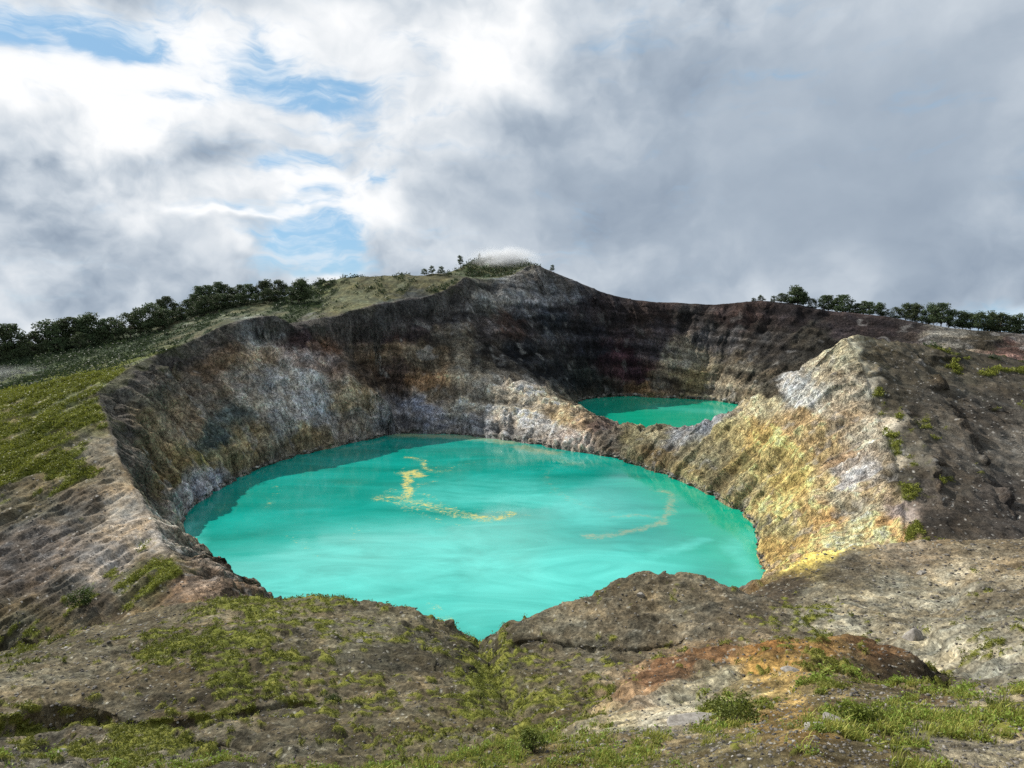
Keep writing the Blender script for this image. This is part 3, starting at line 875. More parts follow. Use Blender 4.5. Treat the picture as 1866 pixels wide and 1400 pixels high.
def terrain_mat():
    m, t, bs = new_mat('rock_and_scrub', .95, .12)
    P = t.add('ShaderNodeNewGeometry').outputs['Position']
    col = t.attr('rock').outputs['Color']
    sep = t.add('ShaderNodeSeparateColor')
    t.l.new(t.attr('mask').outputs['Color'], sep.inputs[0])
    mossa, clf, tone = sep.outputs[0], sep.outputs[1], sep.outputs[2]
    g = t.noise(P, 2.2, 7, .7)
    gc = t.noise(t.scalev(P, (1, 1, .42)), .55, 8, .72, .2)
    gl = t.math('ADD', t.math('MULTIPLY', t.mrange(g, .3, .7, .38, 1.72), t.math('SUBTRACT', 1.0, clf)),
                t.math('MULTIPLY', t.mrange(gc, .32, .68, .36, 1.72), clf))
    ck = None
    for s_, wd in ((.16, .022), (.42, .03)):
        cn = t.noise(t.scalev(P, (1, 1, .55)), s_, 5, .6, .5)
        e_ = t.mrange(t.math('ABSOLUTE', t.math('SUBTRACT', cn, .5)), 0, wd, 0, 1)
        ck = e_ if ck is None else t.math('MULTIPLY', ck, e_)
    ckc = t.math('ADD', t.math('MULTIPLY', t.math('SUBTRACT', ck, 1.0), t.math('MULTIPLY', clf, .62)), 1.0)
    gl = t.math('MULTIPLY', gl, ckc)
    vm = t.add('ShaderNodeVectorMath', operation='SCALE')
    t.l.new(col, vm.inputs[0])
    t.l.new(gl, vm.inputs['Scale'])
    gv = t.add('ShaderNodeVectorMath', operation='SCALE')
    t.l.new(t.attr('green').outputs['Color'], gv.inputs[0])
    t.l.new(t.mrange(g, .3, .7, .5, 1.5), gv.inputs['Scale'])
    gcol = gv.outputs[0]
    c = t.mix(mossa, vm.outputs[0], gcol)
    t.l.new(c, bs.inputs['Base Color'])
    bp = t.add('ShaderNodeBump')
    bp.inputs['Strength'].default_value = .9
    bp.inputs['Distance'].default_value = 1.0
    hh = t.math('ADD', t.math('MULTIPLY', t.math('ADD', t.math('MULTIPLY', gc, 3.0), t.math('MULTIPLY', ck, .5)), clf), t.math('MULTIPLY', g, t.math('ADD', .42, t.math('MULTIPLY', clf, .2))))
    t.l.new(hh, bp.inputs['Height'])
    t.l.new(bp.outputs[0], bs.inputs['Normal'])
    return m


def mesh_from(name, verts, faces, mat, smooth=False):
    me = bpy.data.meshes.new(name)
    verts = np.asarray(verts, np.float32)
    faces = np.asarray(faces, np.int32)
    me.vertices.add(len(verts))
    me.vertices.foreach_set('co', verts.ravel())
    k = faces.shape[1]
    me.loops.add(len(faces) * k)
    me.loops.foreach_set('vertex_index', faces.ravel())
    me.polygons.add(len(faces))
    me.polygons.foreach_set('loop_start', np.arange(0, len(faces) * k, k, dtype=np.int32))
    me.polygons.foreach_set('loop_total', np.full(len(faces), k, np.int32))
    if smooth:
        me.polygons.foreach_set('use_smooth', np.ones(len(faces), bool))
    me.update(calc_edges=True)
    if mat:
        me.materials.append(mat)
    return me


def link(name, me, **props):
    o = bpy.data.objects.new(name, me)
    COL.objects.link(o)
    for k, v in props.items():
        o[k] = v
    return o


def color_attr(me, name, arr):
    a = me.attributes.new(name, 'FLOAT_COLOR', 'POINT')
    full = np.ones((len(arr), 4), np.float32)
    full[:, :arr.shape[1]] = arr
    a.data.foreach_set('color', full.ravel())


TM = terrain_mat()
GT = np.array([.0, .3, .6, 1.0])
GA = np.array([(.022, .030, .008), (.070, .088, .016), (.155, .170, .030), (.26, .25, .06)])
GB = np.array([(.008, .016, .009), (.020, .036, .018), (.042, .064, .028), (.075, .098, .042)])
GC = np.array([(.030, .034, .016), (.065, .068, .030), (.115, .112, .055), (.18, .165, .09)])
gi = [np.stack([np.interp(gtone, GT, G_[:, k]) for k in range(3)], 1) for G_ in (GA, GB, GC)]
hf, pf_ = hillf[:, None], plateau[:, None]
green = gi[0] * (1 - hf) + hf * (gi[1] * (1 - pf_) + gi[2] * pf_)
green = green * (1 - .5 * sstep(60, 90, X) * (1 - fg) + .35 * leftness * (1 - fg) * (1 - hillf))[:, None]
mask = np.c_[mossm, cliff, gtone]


def sub_terrain(name, fsel, label):
    t_ = tri[fsel]
    u, inv = np.unique(t_.ravel(), return_inverse=True)
    me = mesh_from(name, pos[u], inv.reshape(-1, 3), TM, True)
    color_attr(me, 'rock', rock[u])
    color_attr(me, 'mask', mask[u])
    color_attr(me, 'green', green[u])
    # shared shading across the seams
    me.normals_split_custom_set_from_vertices(nrm2[u].astype(np.float32).tolist()) if False else None
    return link(name, me, kind='structure', label=label)


fc = base[tri].mean(1)
fcl = cliff[tri].mean(1)
is_fg = fc[:, 1] < 128
far_c = (fc[:, 1] > 430) & (fc[:, 0] > 0.075 * (fc[:, 1] - 430) - 30) & ~is_fg
wall_f = (~is_fg) & (fcl > .45)
sub_terrain('ground', is_fg, 'stony grey brown mounds with moss patches in the foreground')
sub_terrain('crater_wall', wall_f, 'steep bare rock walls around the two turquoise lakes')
sub_terrain('hillside', (~is_fg) & ~wall_f, 'open scrub slopes falling away outside the crater rims')


# ------------------------------------------------------------------ water
def water_mat():
    m, t, bs = new_mat('sulphur_lake_water', .06, .5)
    bs.inputs['IOR'].default_value = 1.5
    P = t.add('ShaderNodeNewGeometry').outputs['Position']
    foam = t.attr('foam')
    sp = t.add('ShaderNodeSeparateColor')
    t.l.new(foam.outputs['Color'], sp.inputs[0])
    yel, milk_sheen, tan = sp.outputs[0], sp.outputs[1], sp.outputs[2]
    n = t.noise(t.scalev(P, (.35, 1, 1)), .035, 8, .6, .6)
    c = t.ramp(n, [(.3, (.0, .19, .145)), (.5, (.001, .26, .205)), (.7, (.006, .35, .29))])
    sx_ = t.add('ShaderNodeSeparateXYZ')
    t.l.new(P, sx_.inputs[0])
    c = t.mix(t.mrange(t.math('ADD', sx_.outputs[0], t.math('MULTIPLY', n, 60.0)), 75, 140, 0, .75, True), c, (.004, .36, .20, 1))  # greener towards the right shore: reflection of the lit yellow cliff, painted in
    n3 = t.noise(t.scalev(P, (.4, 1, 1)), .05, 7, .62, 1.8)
    milk_sheen = t.math('MULTIPLY', milk_sheen, t.mrange(n3, .3, .7, .45, 1.15))
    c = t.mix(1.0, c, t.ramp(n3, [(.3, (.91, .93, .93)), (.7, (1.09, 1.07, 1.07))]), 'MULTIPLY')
    c = t.mix(t.math('MULTIPLY', milk_sheen, .9), c, (.13, .70, .62, 1))  # milky water, and the bright sky's reflection painted in as pale colour
    n2 = t.noise(t.scalev(P, (.6, 1, 1)), .40, 8, .78, 1.6)
    ty = t.mrange(t.math('ADD', yel, t.math('MULTIPLY', t.math('SUBTRACT', n2, .5), 3.2)), .45, 1.0, 0, 1, True)
    ty = t.math('MULTIPLY', ty, t.mrange(yel, .03, .16))
    c = t.mix(t.math('MULTIPLY', ty, .9), c, (.64, .54, .13, 1))
    tt = t.mrange(t.math('ADD', tan, t.math('MULTIPLY', t.math('SUBTRACT', n2, .5), 2.0)), .3, .95, 0, 1, True)
    tt = t.math('MULTIPLY', tt, t.mrange(tan, .03, .2))
    c = t.mix(t.math('MULTIPLY', tt, .62), c, (.40, .34, .17, 1))
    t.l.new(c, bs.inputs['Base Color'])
    wind = t.noise(t.scalev(P, (.25, 1, 1)), .05, 5, .6, .8)
    rr = t.math('ADD', t.math('MULTIPLY', ty, .35), t.mrange(wind, .35, .65, .03, .16))
    t.l.new(rr, bs.inputs['Roughness'])
    wv = t.noise(t.scalev(P, (1, .6, 1)), 1.4, 4, .55)
    bp = t.add('ShaderNodeBump')
    bp.inputs['Strength'].default_value = .10
    bp.inputs['Distance'].default_value = .06
    t.l.new(wv, bp.inputs['Height'])
    t.l.new(bp.outputs[0], bs.inputs['Normal'])
    return m


WM = water_mat()


def lake(name, poly, step, grow, label, swirls):
    x0, y0 = poly.min(0) - grow
    x1, y1 = poly.max(0) + grow
    nx, ny = int((x1 - x0) / step) + 1, int((y1 - y0) / step) + 1
    gx, gy = np.meshgrid(x0 + np.arange(nx) * step, y0 + np.arange(ny) * step)
    ins = inside(poly, gx, gy)
    pd = poly_dist(poly, gx, gy)
    ok = ins | (pd < grow)
    idx = np.arange(nx * ny).reshape(ny, nx)
    q = np.stack([idx[:-1, :-1], idx[:-1, 1:], idx[1:, 1:], idx[1:, :-1]], -1).reshape(-1, 4)
    f = ok.ravel()[q].all(1)
    q = q[f]
    u, inv = np.unique(q.ravel(), return_inverse=True)
    P = np.c_[gx.ravel()[u], gy.ravel()[u], np.zeros(len(u))]
    wn = np.c_[fbm(P / 14, 4, .6), fbm(P / 14 + 40, 4, .6)] * 5 + np.c_[fbm(P / 3.5, 3), fbm(P / 3.5 + 11, 3)] * 1.8
    Q = P[:, :2] + wn
    foam = np.zeros((len(P), 3))
    for ch, width, amp, pts in swirls:
        c = catmull(np.array([W(*s)[:2] for s in pts]), 5)
        d = poly_dist(c, Q[:, 0], Q[:, 1])
        amp = amp * (1.02 if ch == 0 else .85)
        k_ = 1.55 if ch == 0 else (1.25 if ch == 2 else 1.0)
        foam[:, ch] = np.maximum(foam[:, ch], amp * np.exp(-(d / (width * k_)) ** 2))
    me = mesh_from(name, P, inv.reshape(-1, 4), WM, True)
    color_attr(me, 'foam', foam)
    return link(name, me, kind='structure', label=label)


SW = [
    (0, 2.6, .85, [(755, 858), (742, 866), (740, 880), (744, 893), (745, 905)]),
    (0, 4.2, .85, [(742, 862), (752, 861), (764, 866)]),
    (0, 3.6, .62, [(690, 908), (715, 906), (745, 912), (775, 916), (800, 925), (830, 932), (865, 942), (900, 944), (930, 938)]),
    (0, 3.0, .52, [(720, 914), (750, 922), (790, 930), (830, 940), (890, 950)]),
    (0, 2.6, .55, [(742, 833), (770, 840), (778, 855), (800, 858)]),
    (0, 2.2, .42, [(700, 900), (720, 895), (735, 890)]),
    (0, 2.4, .42, [(745, 905), (765, 885), (790, 878)]),
    (0, 1.6, .36, [(790, 870), (830, 850), (870, 842)]),
    (0, 1.3, .36, [(640, 950), (648, 965), (646, 982)]),
    (0, 1.3, .33, [(520, 975), (550, 990), (580, 1012)]),
    (0, 1.4, .34, [(485, 925), (492, 912), (500, 900), (505, 885)]),
    (0, 1.4, .40, [(790, 945), (820, 955), (850, 958)]),
    (0, 1.2, .36, [(865, 925), (920, 935), (965, 938)]),
    (0, 2.0, .40, [(795, 1105), (805, 1120), (815, 1140)]),
    (0, 2.0, .5, [(700, 912), (740, 922), (770, 930)]),
    (0, 1.5, .45, [(735, 925), (748, 935), (770, 940), (800, 946)]),
    (0, 1.6, .42, [(755, 900), (790, 905), (810, 918), (835, 926)]),
    (0, 1.4, .40, [(710, 892), (690, 905), (705, 915)]),
    (0, 1.4, .38, [(745, 848), (735, 852), (728, 862)]),
    (0, 1.5, .36, [(800, 850), (790, 858), (770, 862)]),
    (2, 3.2, .75, [(1075, 980), (1120, 975), (1160, 965), (1200, 955), (1218, 938), (1225, 915), (1222, 900), (1205, 895)]),
    (2, 2.2, .60, [(1120, 942), (1160, 938), (1190, 942), (1210, 945)]),
    (2, 3.5, .45, [(1045, 845), (1000, 855), (995, 875), (1020, 900), (1060, 920), (1110, 932)]),
    (2, 4.0, .42, [(1190, 895), (1215, 905), (1225, 925)]),
    (2, 9.0, .95, [(730, 793), (780, 794), (830, 796), (880, 799), (930, 806)]),
    (2, 9.0, .80, [(950, 815), (980, 822), (1010, 826)]),
    (2, 3.0, .5, [(720, 797), (690, 806), (650, 814), (610, 822)]),
    (2, 4.0, .5, [(1080, 830), (1110, 838)]),
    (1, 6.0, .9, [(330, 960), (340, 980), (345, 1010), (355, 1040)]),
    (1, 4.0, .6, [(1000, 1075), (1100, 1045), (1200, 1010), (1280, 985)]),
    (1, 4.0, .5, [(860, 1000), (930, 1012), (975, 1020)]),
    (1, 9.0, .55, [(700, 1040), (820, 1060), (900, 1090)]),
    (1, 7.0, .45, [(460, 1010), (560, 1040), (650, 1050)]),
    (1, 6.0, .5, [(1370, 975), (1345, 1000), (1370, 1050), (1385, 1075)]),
    (1, 46.0, .85, [(560, 1060), (750, 1020), (900, 1060), (1050, 1060)]),  # broad pale band: sky reflection painted into the water colour
    (1, 26.0, .75, [(800, 900), (950, 900), (1080, 930)]),  # more of the painted sky reflection, farther out on the lake
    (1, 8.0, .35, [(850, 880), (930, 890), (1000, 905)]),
]
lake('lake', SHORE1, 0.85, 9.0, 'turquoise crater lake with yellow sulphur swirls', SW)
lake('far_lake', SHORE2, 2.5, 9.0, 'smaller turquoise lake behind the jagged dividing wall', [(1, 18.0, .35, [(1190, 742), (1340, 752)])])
print("water", round(time.time() - T0, 1))

# ------------------------------------------------------------------ plants and stones
def leaf_mat(name, lo, hi, trans=.25):
    m, t, bs = new_mat(name, .6, .25)
    tone = t.attr('tone').outputs['Fac']
    oi = t.add('ShaderNodeObjectInfo').outputs['Random']
    c = t.mix(tone, rgb3(lo), rgb3(hi))
    hsv = t.add('ShaderNodeHueSaturation')
    t.l.new(t.mrange(oi, 0, 1, .485, .515), hsv.inputs['Hue'])
    t.l.new(t.mrange(oi, 0, 1, .8, 1.2), hsv.inputs['Value'])
    t.l.new(c, hsv.inputs['Color'])
    t.l.new(hsv.outputs[0], bs.inputs['Base Color'])
    tr = t.add('ShaderNodeBsdfTranslucent')
    t.l.new(hsv.outputs[0], tr.inputs['Color'])
    mx = t.add('ShaderNodeMixShader')
    mx.inputs[0].default_value = trans
    t.l.new(bs.outputs[0], mx.inputs[1])
    t.l.new(tr.outputs[0], mx.inputs[2])
    t.l.new(mx.outputs[0], t.n['Material Output'].inputs[0])
    return m


def float_attr(me, name, arr):
    at = me.attributes.new(name, 'FLOAT', 'POINT')
    at.data.foreach_set('value', np.asarray(arr, np.float32))


def unit(v):
    return v / np.maximum(np.linalg.norm(v, axis=-1, keepdims=True), 1e-9)


def leaf_quads(centres, size, r=rng, up=.35, aspect=2.2):
    """one folded leaf (two triangles) at each centre"""
    n = len(centres)
    d = unit(r.normal(size=(n, 3)) + np.array([0, 0, up]))
    sd = unit(np.cross(d, r.normal(size=(n, 3))))
    L = (size * (.7 + .6 * r.random(n)))[:, None]
    Wd = L / aspect
    a = centres - d * L * .5
    b_ = centres + sd * Wd * .5
    c_ = centres + d * L * .5
    d_ = centres - sd * Wd * .5 + np.cross(d, sd) * Wd * .15
    v = np.stack([a, b_, c_, d_], 1).reshape(-1, 3)
    i = np.arange(n)[:, None] * 4
    f = np.concatenate([i + [[0, 1, 2]], i + [[0, 2, 3]]])
    return v, f


vis = (BPX > -60) & (BPX < 1930) & (BPY < 1480) & (base[:, 1] > 5)


def pick(sel, n, wts=None):
    ii = np.flatnonzero(sel)
    if wts is not None:
        q = wts[ii]
        q = q / q.sum()
        return rng.choice(ii, n, replace=True, p=q)
    return rng.choice(ii, n, replace=True)


def tufts(name, sel, n, size, nleaf, lsize, mat, label, wts=None, flat=.55):
    ii = pick(sel, n, wts)
    jit = rng.normal(size=(n, 3)) * (size * .6)[:, None] if hasattr(size, '__len__') else rng.normal(size=(n, 3)) * size * .6
    s_ = size if hasattr(size, '__len__') else np.full(n, size)
    s_ = s_ * (.6 + .9 * rng.random(n))
    jit[:, 2] = 0
    o = pos[ii] + nrm[ii] * 0.02
    off = rng.normal(size=(n, nleaf, 3)) * .42
    off[:, :, 2] = np.abs(off[:, :, 2]) * flat * 1.6
    cen = o[:, None] + off * s_[:, None, None]
    ls = np.repeat(s_ * lsize, nleaf)
    v, f = leaf_quads(cen.reshape(-1, 3), ls)
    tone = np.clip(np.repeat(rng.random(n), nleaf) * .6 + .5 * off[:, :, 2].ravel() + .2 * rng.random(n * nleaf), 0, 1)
    me = mesh_from(name, v, f, mat)
    float_attr(me, 'tone', np.repeat(tone, 4))
    return link(name, me, kind='stuff', label=label)


MOSS = leaf_mat('heath_leaf', (.030, .042, .008), (.19, .21, .035))
SCRUB = leaf_mat('scrub_leaf', (.010, .022, .011), (.058, .080, .032))
px_m = sc
sel1 = vis & (fg > .5) & (mossm > .5) & (base[:, 1] > 19)
tufts('ground_cover', sel1, 15000, .20 + 2.0 * 0, 9, .55, MOSS, 'low olive green heath cushions on the near mounds') if False else None


def tufts_scaled(name, sel, n, smin, spx, nleaf, lsize, mat, label, flat=.55):
    ii = pick(sel, n)
    s_ = np.maximum(smin, spx * sc[ii]) * (.55 + .9 * rng.random(n) ** 1.5)
    off = rng.normal(size=(n, nleaf, 3)) * .42
    off[:, :, 2] = np.abs(off[:, :, 2]) * flat * 1.6
    cen = pos[ii][:, None] + off * s_[:, None, None]
    v, f = leaf_quads(cen.reshape(-1, 3), np.repeat(s_ * lsize, nleaf))
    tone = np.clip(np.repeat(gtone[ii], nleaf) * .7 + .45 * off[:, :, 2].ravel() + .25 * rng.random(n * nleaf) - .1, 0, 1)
    me = mesh_from(name, v, f, mat)
    float_attr(me, 'tone', np.repeat(tone, 4))
    return link(name, me, kind='stuff', label=label)


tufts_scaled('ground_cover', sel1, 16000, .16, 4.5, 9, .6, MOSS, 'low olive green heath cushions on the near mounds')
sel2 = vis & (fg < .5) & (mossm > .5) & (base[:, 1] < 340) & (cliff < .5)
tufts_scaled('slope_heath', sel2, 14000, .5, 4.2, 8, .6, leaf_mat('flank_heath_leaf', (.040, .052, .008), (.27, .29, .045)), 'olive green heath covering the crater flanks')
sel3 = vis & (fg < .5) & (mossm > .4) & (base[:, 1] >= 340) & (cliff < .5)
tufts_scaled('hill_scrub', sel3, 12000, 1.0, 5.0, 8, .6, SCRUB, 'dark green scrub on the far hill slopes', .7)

# grass on the near bank
GRASS = leaf_mat('grass_blade', (.09, .11, .016), (.52, .50, .12), .35)


def grass(name, sel, nclump, per, label):
    ii = pick(sel, nclump, np.clip(sc, .002, .05) ** 1.0)
    n = nclump * per
    root = np.repeat(pos[ii], per, 0) + rng.normal(size=(n, 3)) * np.array([.09, .09, .01])
    hgt = np.repeat(.07 + .15 * rng.random(nclump) ** 1.6, per) * (.5 + .8 * rng.random(n))
    lean = rng.normal(size=(n, 2)) * .45
    tip = root + np.c_[lean * hgt[:, None], hgt]
    mid = root + np.c_[lean * hgt[:, None] * .3, hgt * .6]
    side = unit(np.c_[-lean[:, 1], lean[:, 0], np.zeros(n)] + 1e-4) * (.006 + .008 * rng.random(n))[:, None]
    v = np.stack([root - side, root + side, mid + side * .8, mid - side * .8, tip], 1).reshape(-1, 3)
    i = np.arange(n)[:, None] * 5
    f = np.concatenate([i + [[0, 1, 2]], i + [[0, 2, 3]], i + [[3, 2, 4]]])
    me = mesh_from(name, v, f, GRASS)
    tone = np.repeat(rng.random(nclump), per) * .6 + .4 * rng.random(n)
    tv = np.stack([tone * .5, tone * .5, tone * .9, tone * .9, np.minimum(tone * 1.2, 1)], 1).ravel()
    float_attr(me, 'tone', tv)
    return link(name, me, kind='stuff', label=label)


sel4 = vis & (fg > .5) & (mossm > .6) & (fbm(p / 1.1 + 3, 3) > -.06) & (base[:, 1] < 30) & (base[:, 1] > 6)
grass('grass', sel4, 3600, 14, 'yellow green grass tufts along the near bank')
tufts_scaled('bank_herbs', sel4, 3600, .10, 8, 12, .5, leaf_mat('herb_leaf', (.04, .07, .012), (.24, .30, .05), .3), 'leafy green herbs between the grass of the near bank', .9)

# loose stones
ICO = bpy.data.meshes.new('tmp')
import bmesh
bm = bmesh.new()
bmesh.ops.create_icosphere(bm, subdivisions=1, radius=1)
bm.verts.ensure_lookup_table()
IV = np.array([v.co[:] for v in bm.verts])
IFc = np.array([[v.index for v in f.verts] for f in bm.faces])
bm.free()


def stone_mat():
    m, t, bs = new_mat('pale_stone', .9, .2)
    tone = t.attr('tone').outputs['Fac']
    P = t.add('ShaderNodeNewGeometry').outputs['Position']
    n = t.noise(P, 9.0, 6, .65)
    c = t.ramp(tone, [(0, (.055, .05, .045)), (.55, (.16, .148, .13)), (.85, (.32, .30, .27)), (1, (.50, .48, .44))])
    vm = t.add('ShaderNodeVectorMath', operation='SCALE')
    t.l.new(c, vm.inputs[0])
    t.l.new(t.mrange(n, .3, .7, .65, 1.3), vm.inputs['Scale'])
    t.l.new(vm.outputs[0], bs.inputs['Base Color'])
    bp = t.add('ShaderNodeBump')
    bp.inputs['Distance'].default_value = .03
    t.l.new(n, bp.inputs['Height'])
    t.l.new(bp.outputs[0], bs.inputs['Normal'])
    return m


STONE = stone_mat()


def stones(name, sel, n, smin, spx, label, dark=.0):
    ii = pick(sel, n)
    s_ = np.maximum(smin, spx * sc[ii]) * (.35 + 1.1 * rng.random(n) ** 3)
    sq = s_[:, None] * (np.array([1, 1, .6]) * (.65 + .7 * rng.random((n, 3))))
    jit = IV[None] * (1 + .22 * rng.normal(size=(n, len(IV), 1)))
    th = rng.random(n) * 6.283
    c_, s2 = np.cos(th), np.sin(th)
    q = jit * sq[:, None]
    x = q[..., 0] * c_[:, None] - q[..., 1] * s2[:, None]
    y = q[..., 0] * s2[:, None] + q[..., 1] * c_[:, None]
    v = np.stack([x, y, q[..., 2]], -1) + pos[ii][:, None] + np.array([0, 0, .15]) * s_[:, None, None]
    f = (np.arange(n)[:, None, None] * len(IV) + IFc[None]).reshape(-1, 3)
    me = mesh_from(name, v.reshape(-1, 3), f, STONE)
    float_attr(me, 'tone', np.repeat(np.clip(rng.beta(1.6, 2.2, n) - dark, 0, 1), len(IV)))
    return link(name, me, kind='stuff', label=label)


stones('gravel', vis & (fg > .5) & (mossm < .4) & (base[:, 1] > 20), 15000, .04, 1.9, 'loose pale and dark stones littering the near mounds', .05)
stones('bank_pebbles', vis & (fg > .5) & (base[:, 1] <= 22), 8000, .02, 2.8, 'pebbles lying on the near bank')
stones('slope_stones', vis & (fg < .5) & (mossm < .4) & (base[:, 1] < 330) & (cliff < .45), 2600, .12, 1.35, 'pale stones scattered on the crater flanks')
stones('shore_rocks', vis & (cliff > .5) & (pos[:, 2] > -.4) & (pos[:, 2] < 2.2) & (shd < 14), 2600, .25, 3.0, 'broken rocks along the waterline of the crater lakes')
print("scatter", round(time.time() - T0, 1))


# ------------------------------------------------------------------ things: helpers
def ground_at(px, py=None, D=None):
    """highest visible-surface point near a bearing: nearest terrain vertex"""
    if D is None:
        lo, hi = np.searchsorted(_sx, [px - 8, px + 8])
        ii = _ord[lo:hi]
        ii = ii[(np.abs(BPY[ii] - py) < 8) & (base[ii, 1] > 4)]
        k = ii[np.argmin(base[ii, 1])]
        return pos[k]
    v = V(px, 700, D)
    k = np.argmin((pos[:, 0] - v[0]) ** 2 + (pos[:, 1] - D) ** 2)
    return pos[k]


def empty(name, loc, label, cat, group=None):
    o = bpy.data.objects.new(name, None)
    COL.objects.link(o)
    o.location = loc
    o.empty_display_size = .3
    o['label'] = label
    o['category'] = cat
    if group:
        o['group'] = group
    return o


def child(name, me, parent, mat=None):
    o = bpy.data.objects.new(name, me)
    COL.objects.link(o)
    o.parent = parent
    return o


def tube(path, radii, seg=6):
    path = np.asarray(path, float)
    v, f = [], []
    for i, (q, r_) in enumerate(zip(path, radii)):
        t_ = unit(path[min(i + 1, len(path) - 1)] - path[max(i - 1, 0)])
        s1 = unit(np.cross(t_, [0.3, 1, 0.1]))
        s2 = np.cross(t_, s1)
        for k in range(seg):
            an = 2 * math.pi * k / seg
            v.append(q + r_ * (math.cos(an) * s1 + math.sin(an) * s2))
    for i in range(len(path) - 1):
        for k in range(seg):
            a_, b_ = i * seg + k, i * seg + (k + 1) % seg
            f += [[a_, b_, b_ + seg], [a_, b_ + seg, a_ + seg]]
    return np.array(v), np.array(f)


BARK, bt, bb = new_mat('bark', .9, .2)
bP = bt.add('ShaderNodeNewGeometry').outputs['Position']
bt.l.new(bt.ramp(bt.noise(bP, 3.0, 5, .6), [(.3, (.045, .036, .028)), (.7, (.15, .125, .10))]), bb.inputs['Base Color'])
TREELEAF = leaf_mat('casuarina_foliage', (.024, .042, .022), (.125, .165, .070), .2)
BOULDER_M, bmt, bmb = new_mat('boulder_rock', .9, .2)
bP = bmt.add('ShaderNodeNewGeometry').outputs['Position']
bn = bmt.noise(bP, 4.0, 8, .68)
bmt.l.new(bmt.ramp(bn, [(.3, (.15, .135, .115)), (.55, (.30, .28, .25)), (.75, (.42, .40, .36))]), bmb.inputs['Base Color'])
bbp = bmt.add('ShaderNodeBump')
bbp.inputs['Distance'].default_value = .06
bmt.l.new(bn, bbp.inputs['Height'])
bmt.l.new(bbp.outputs[0], bmb.inputs['Normal'])


def tree_meshes(seed, spread_, nclump, low, leafn=2600, thin=False):
    """unit-height tree: tapered trunk with limbs, crown of leaf-clump faces"""
    r = np.random.default_rng(seed)
    bend = r.normal(size=2) * .05
    tops = .93
    tz = np.linspace(-.06, tops, 8)
    trunk = np.c_[bend[0] * np.sin(tz * 2.2), bend[1] * np.sin(tz * 1.7), tz]
    vs, fs, off = [], [], 0
    v, f = tube(trunk, np.linspace(.022, .004, 8))
    vs.append(v); fs.append(f + off); off += len(v)
    cl_, rad = [], []
    for k in range(nclump):
        h = low + (1 - low) * ((k + .5) / nclump) ** .85
        az = k * 2.4 + r.normal() * .5
        prof = spread_ * (math.sin(math.pi * min(max((h - low) / (1.02 - low), 0.02), 1) ** .75) * .9 + .15)
        out = prof * (.35 + .65 * r.random())
        base_ = np.array([np.interp(h - .1, tz, trunk[:, 0]), np.interp(h - .1, tz, trunk[:, 1]), max(h - .14 - .1 * r.random(), .12)])
        c_ = base_ + np.array([math.cos(az) * out, math.sin(az) * out, .12 + .06 * r.random()])
        c_[2] = min(c_[2], .96)
        v, f = tube([base_, (base_ + c_) / 2 + [0, 0, .015], c_], [.009, .006, .003], 4)
        vs.append(v); fs.append(f + off); off += len(v)
        cl_.append(c_)
        rad.append((.10 if thin else .135) * (.7 + .7 * r.random()))
    tm = mesh_from('trunk', np.vstack(vs), np.vstack(fs), BARK, True)
    cl_, rad = np.array(cl_), np.array(rad)
    k = r.integers(0, nclump, leafn)
    off_ = r.normal(size=(leafn, 3))
    off_ = unit(off_) * (r.random(leafn) ** .45)[:, None] * np.array([1.15, 1.15, .8])
    cen = cl_[k] + off_ * rad[k][:, None]
    v, f = leaf_quads(cen, np.full(leafn, .05), r, .3, 1.4)
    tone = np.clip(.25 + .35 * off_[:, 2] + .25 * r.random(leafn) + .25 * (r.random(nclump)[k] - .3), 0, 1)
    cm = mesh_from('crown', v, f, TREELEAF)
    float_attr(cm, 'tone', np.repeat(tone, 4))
    return tm, cm


VAR = {'round': [tree_meshes(1, .36, 34, .10), tree_meshes(2, .40, 36, .06), tree_meshes(3, .32, 32, .12)],
       'open': [tree_meshes(4, .24, 18, .30, 1300, True), tree_meshes(5, .20, 16, .35, 1100, True), tree_meshes(6, .27, 20, .28, 1400, True)],
       'bush': [tree_meshes(7, .55, 30, .04, 2800), tree_meshes(8, .50, 28, .03, 2600)]}


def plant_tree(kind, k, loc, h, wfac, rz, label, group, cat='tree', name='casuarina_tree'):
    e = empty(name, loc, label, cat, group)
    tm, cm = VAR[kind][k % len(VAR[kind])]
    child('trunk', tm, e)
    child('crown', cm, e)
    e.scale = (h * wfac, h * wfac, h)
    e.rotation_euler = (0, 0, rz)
    return e


ORD = ['first', 'second', 'third', 'fourth', 'fifth', 'sixth', 'seventh', 'eighth', 'ninth', 'tenth', 'eleventh', 'twelfth', 'thirteenth', 'fourteenth',
       'fifteenth', 'sixteenth', 'seventeenth', 'eighteenth', 'nineteenth', 'twentieth', 'twenty-first', 'twenty-second', 'twenty-third', 'twenty-fourth',
       'twenty-fifth', 'twenty-sixth', 'twenty-seventh', 'twenty-eighth', 'twenty-ninth', 'thirtieth', 'thirty-first', 'thirty-second', 'thirty-third',
       'thirty-fourth', 'thirty-fifth', 'thirty-sixth', 'thirty-seventh', 'thirty-eighth', 'thirty-ninth', 'fortieth']
KW = {'round': 'round-crowned', 'open': 'thin', 'bush': 'bushy'}


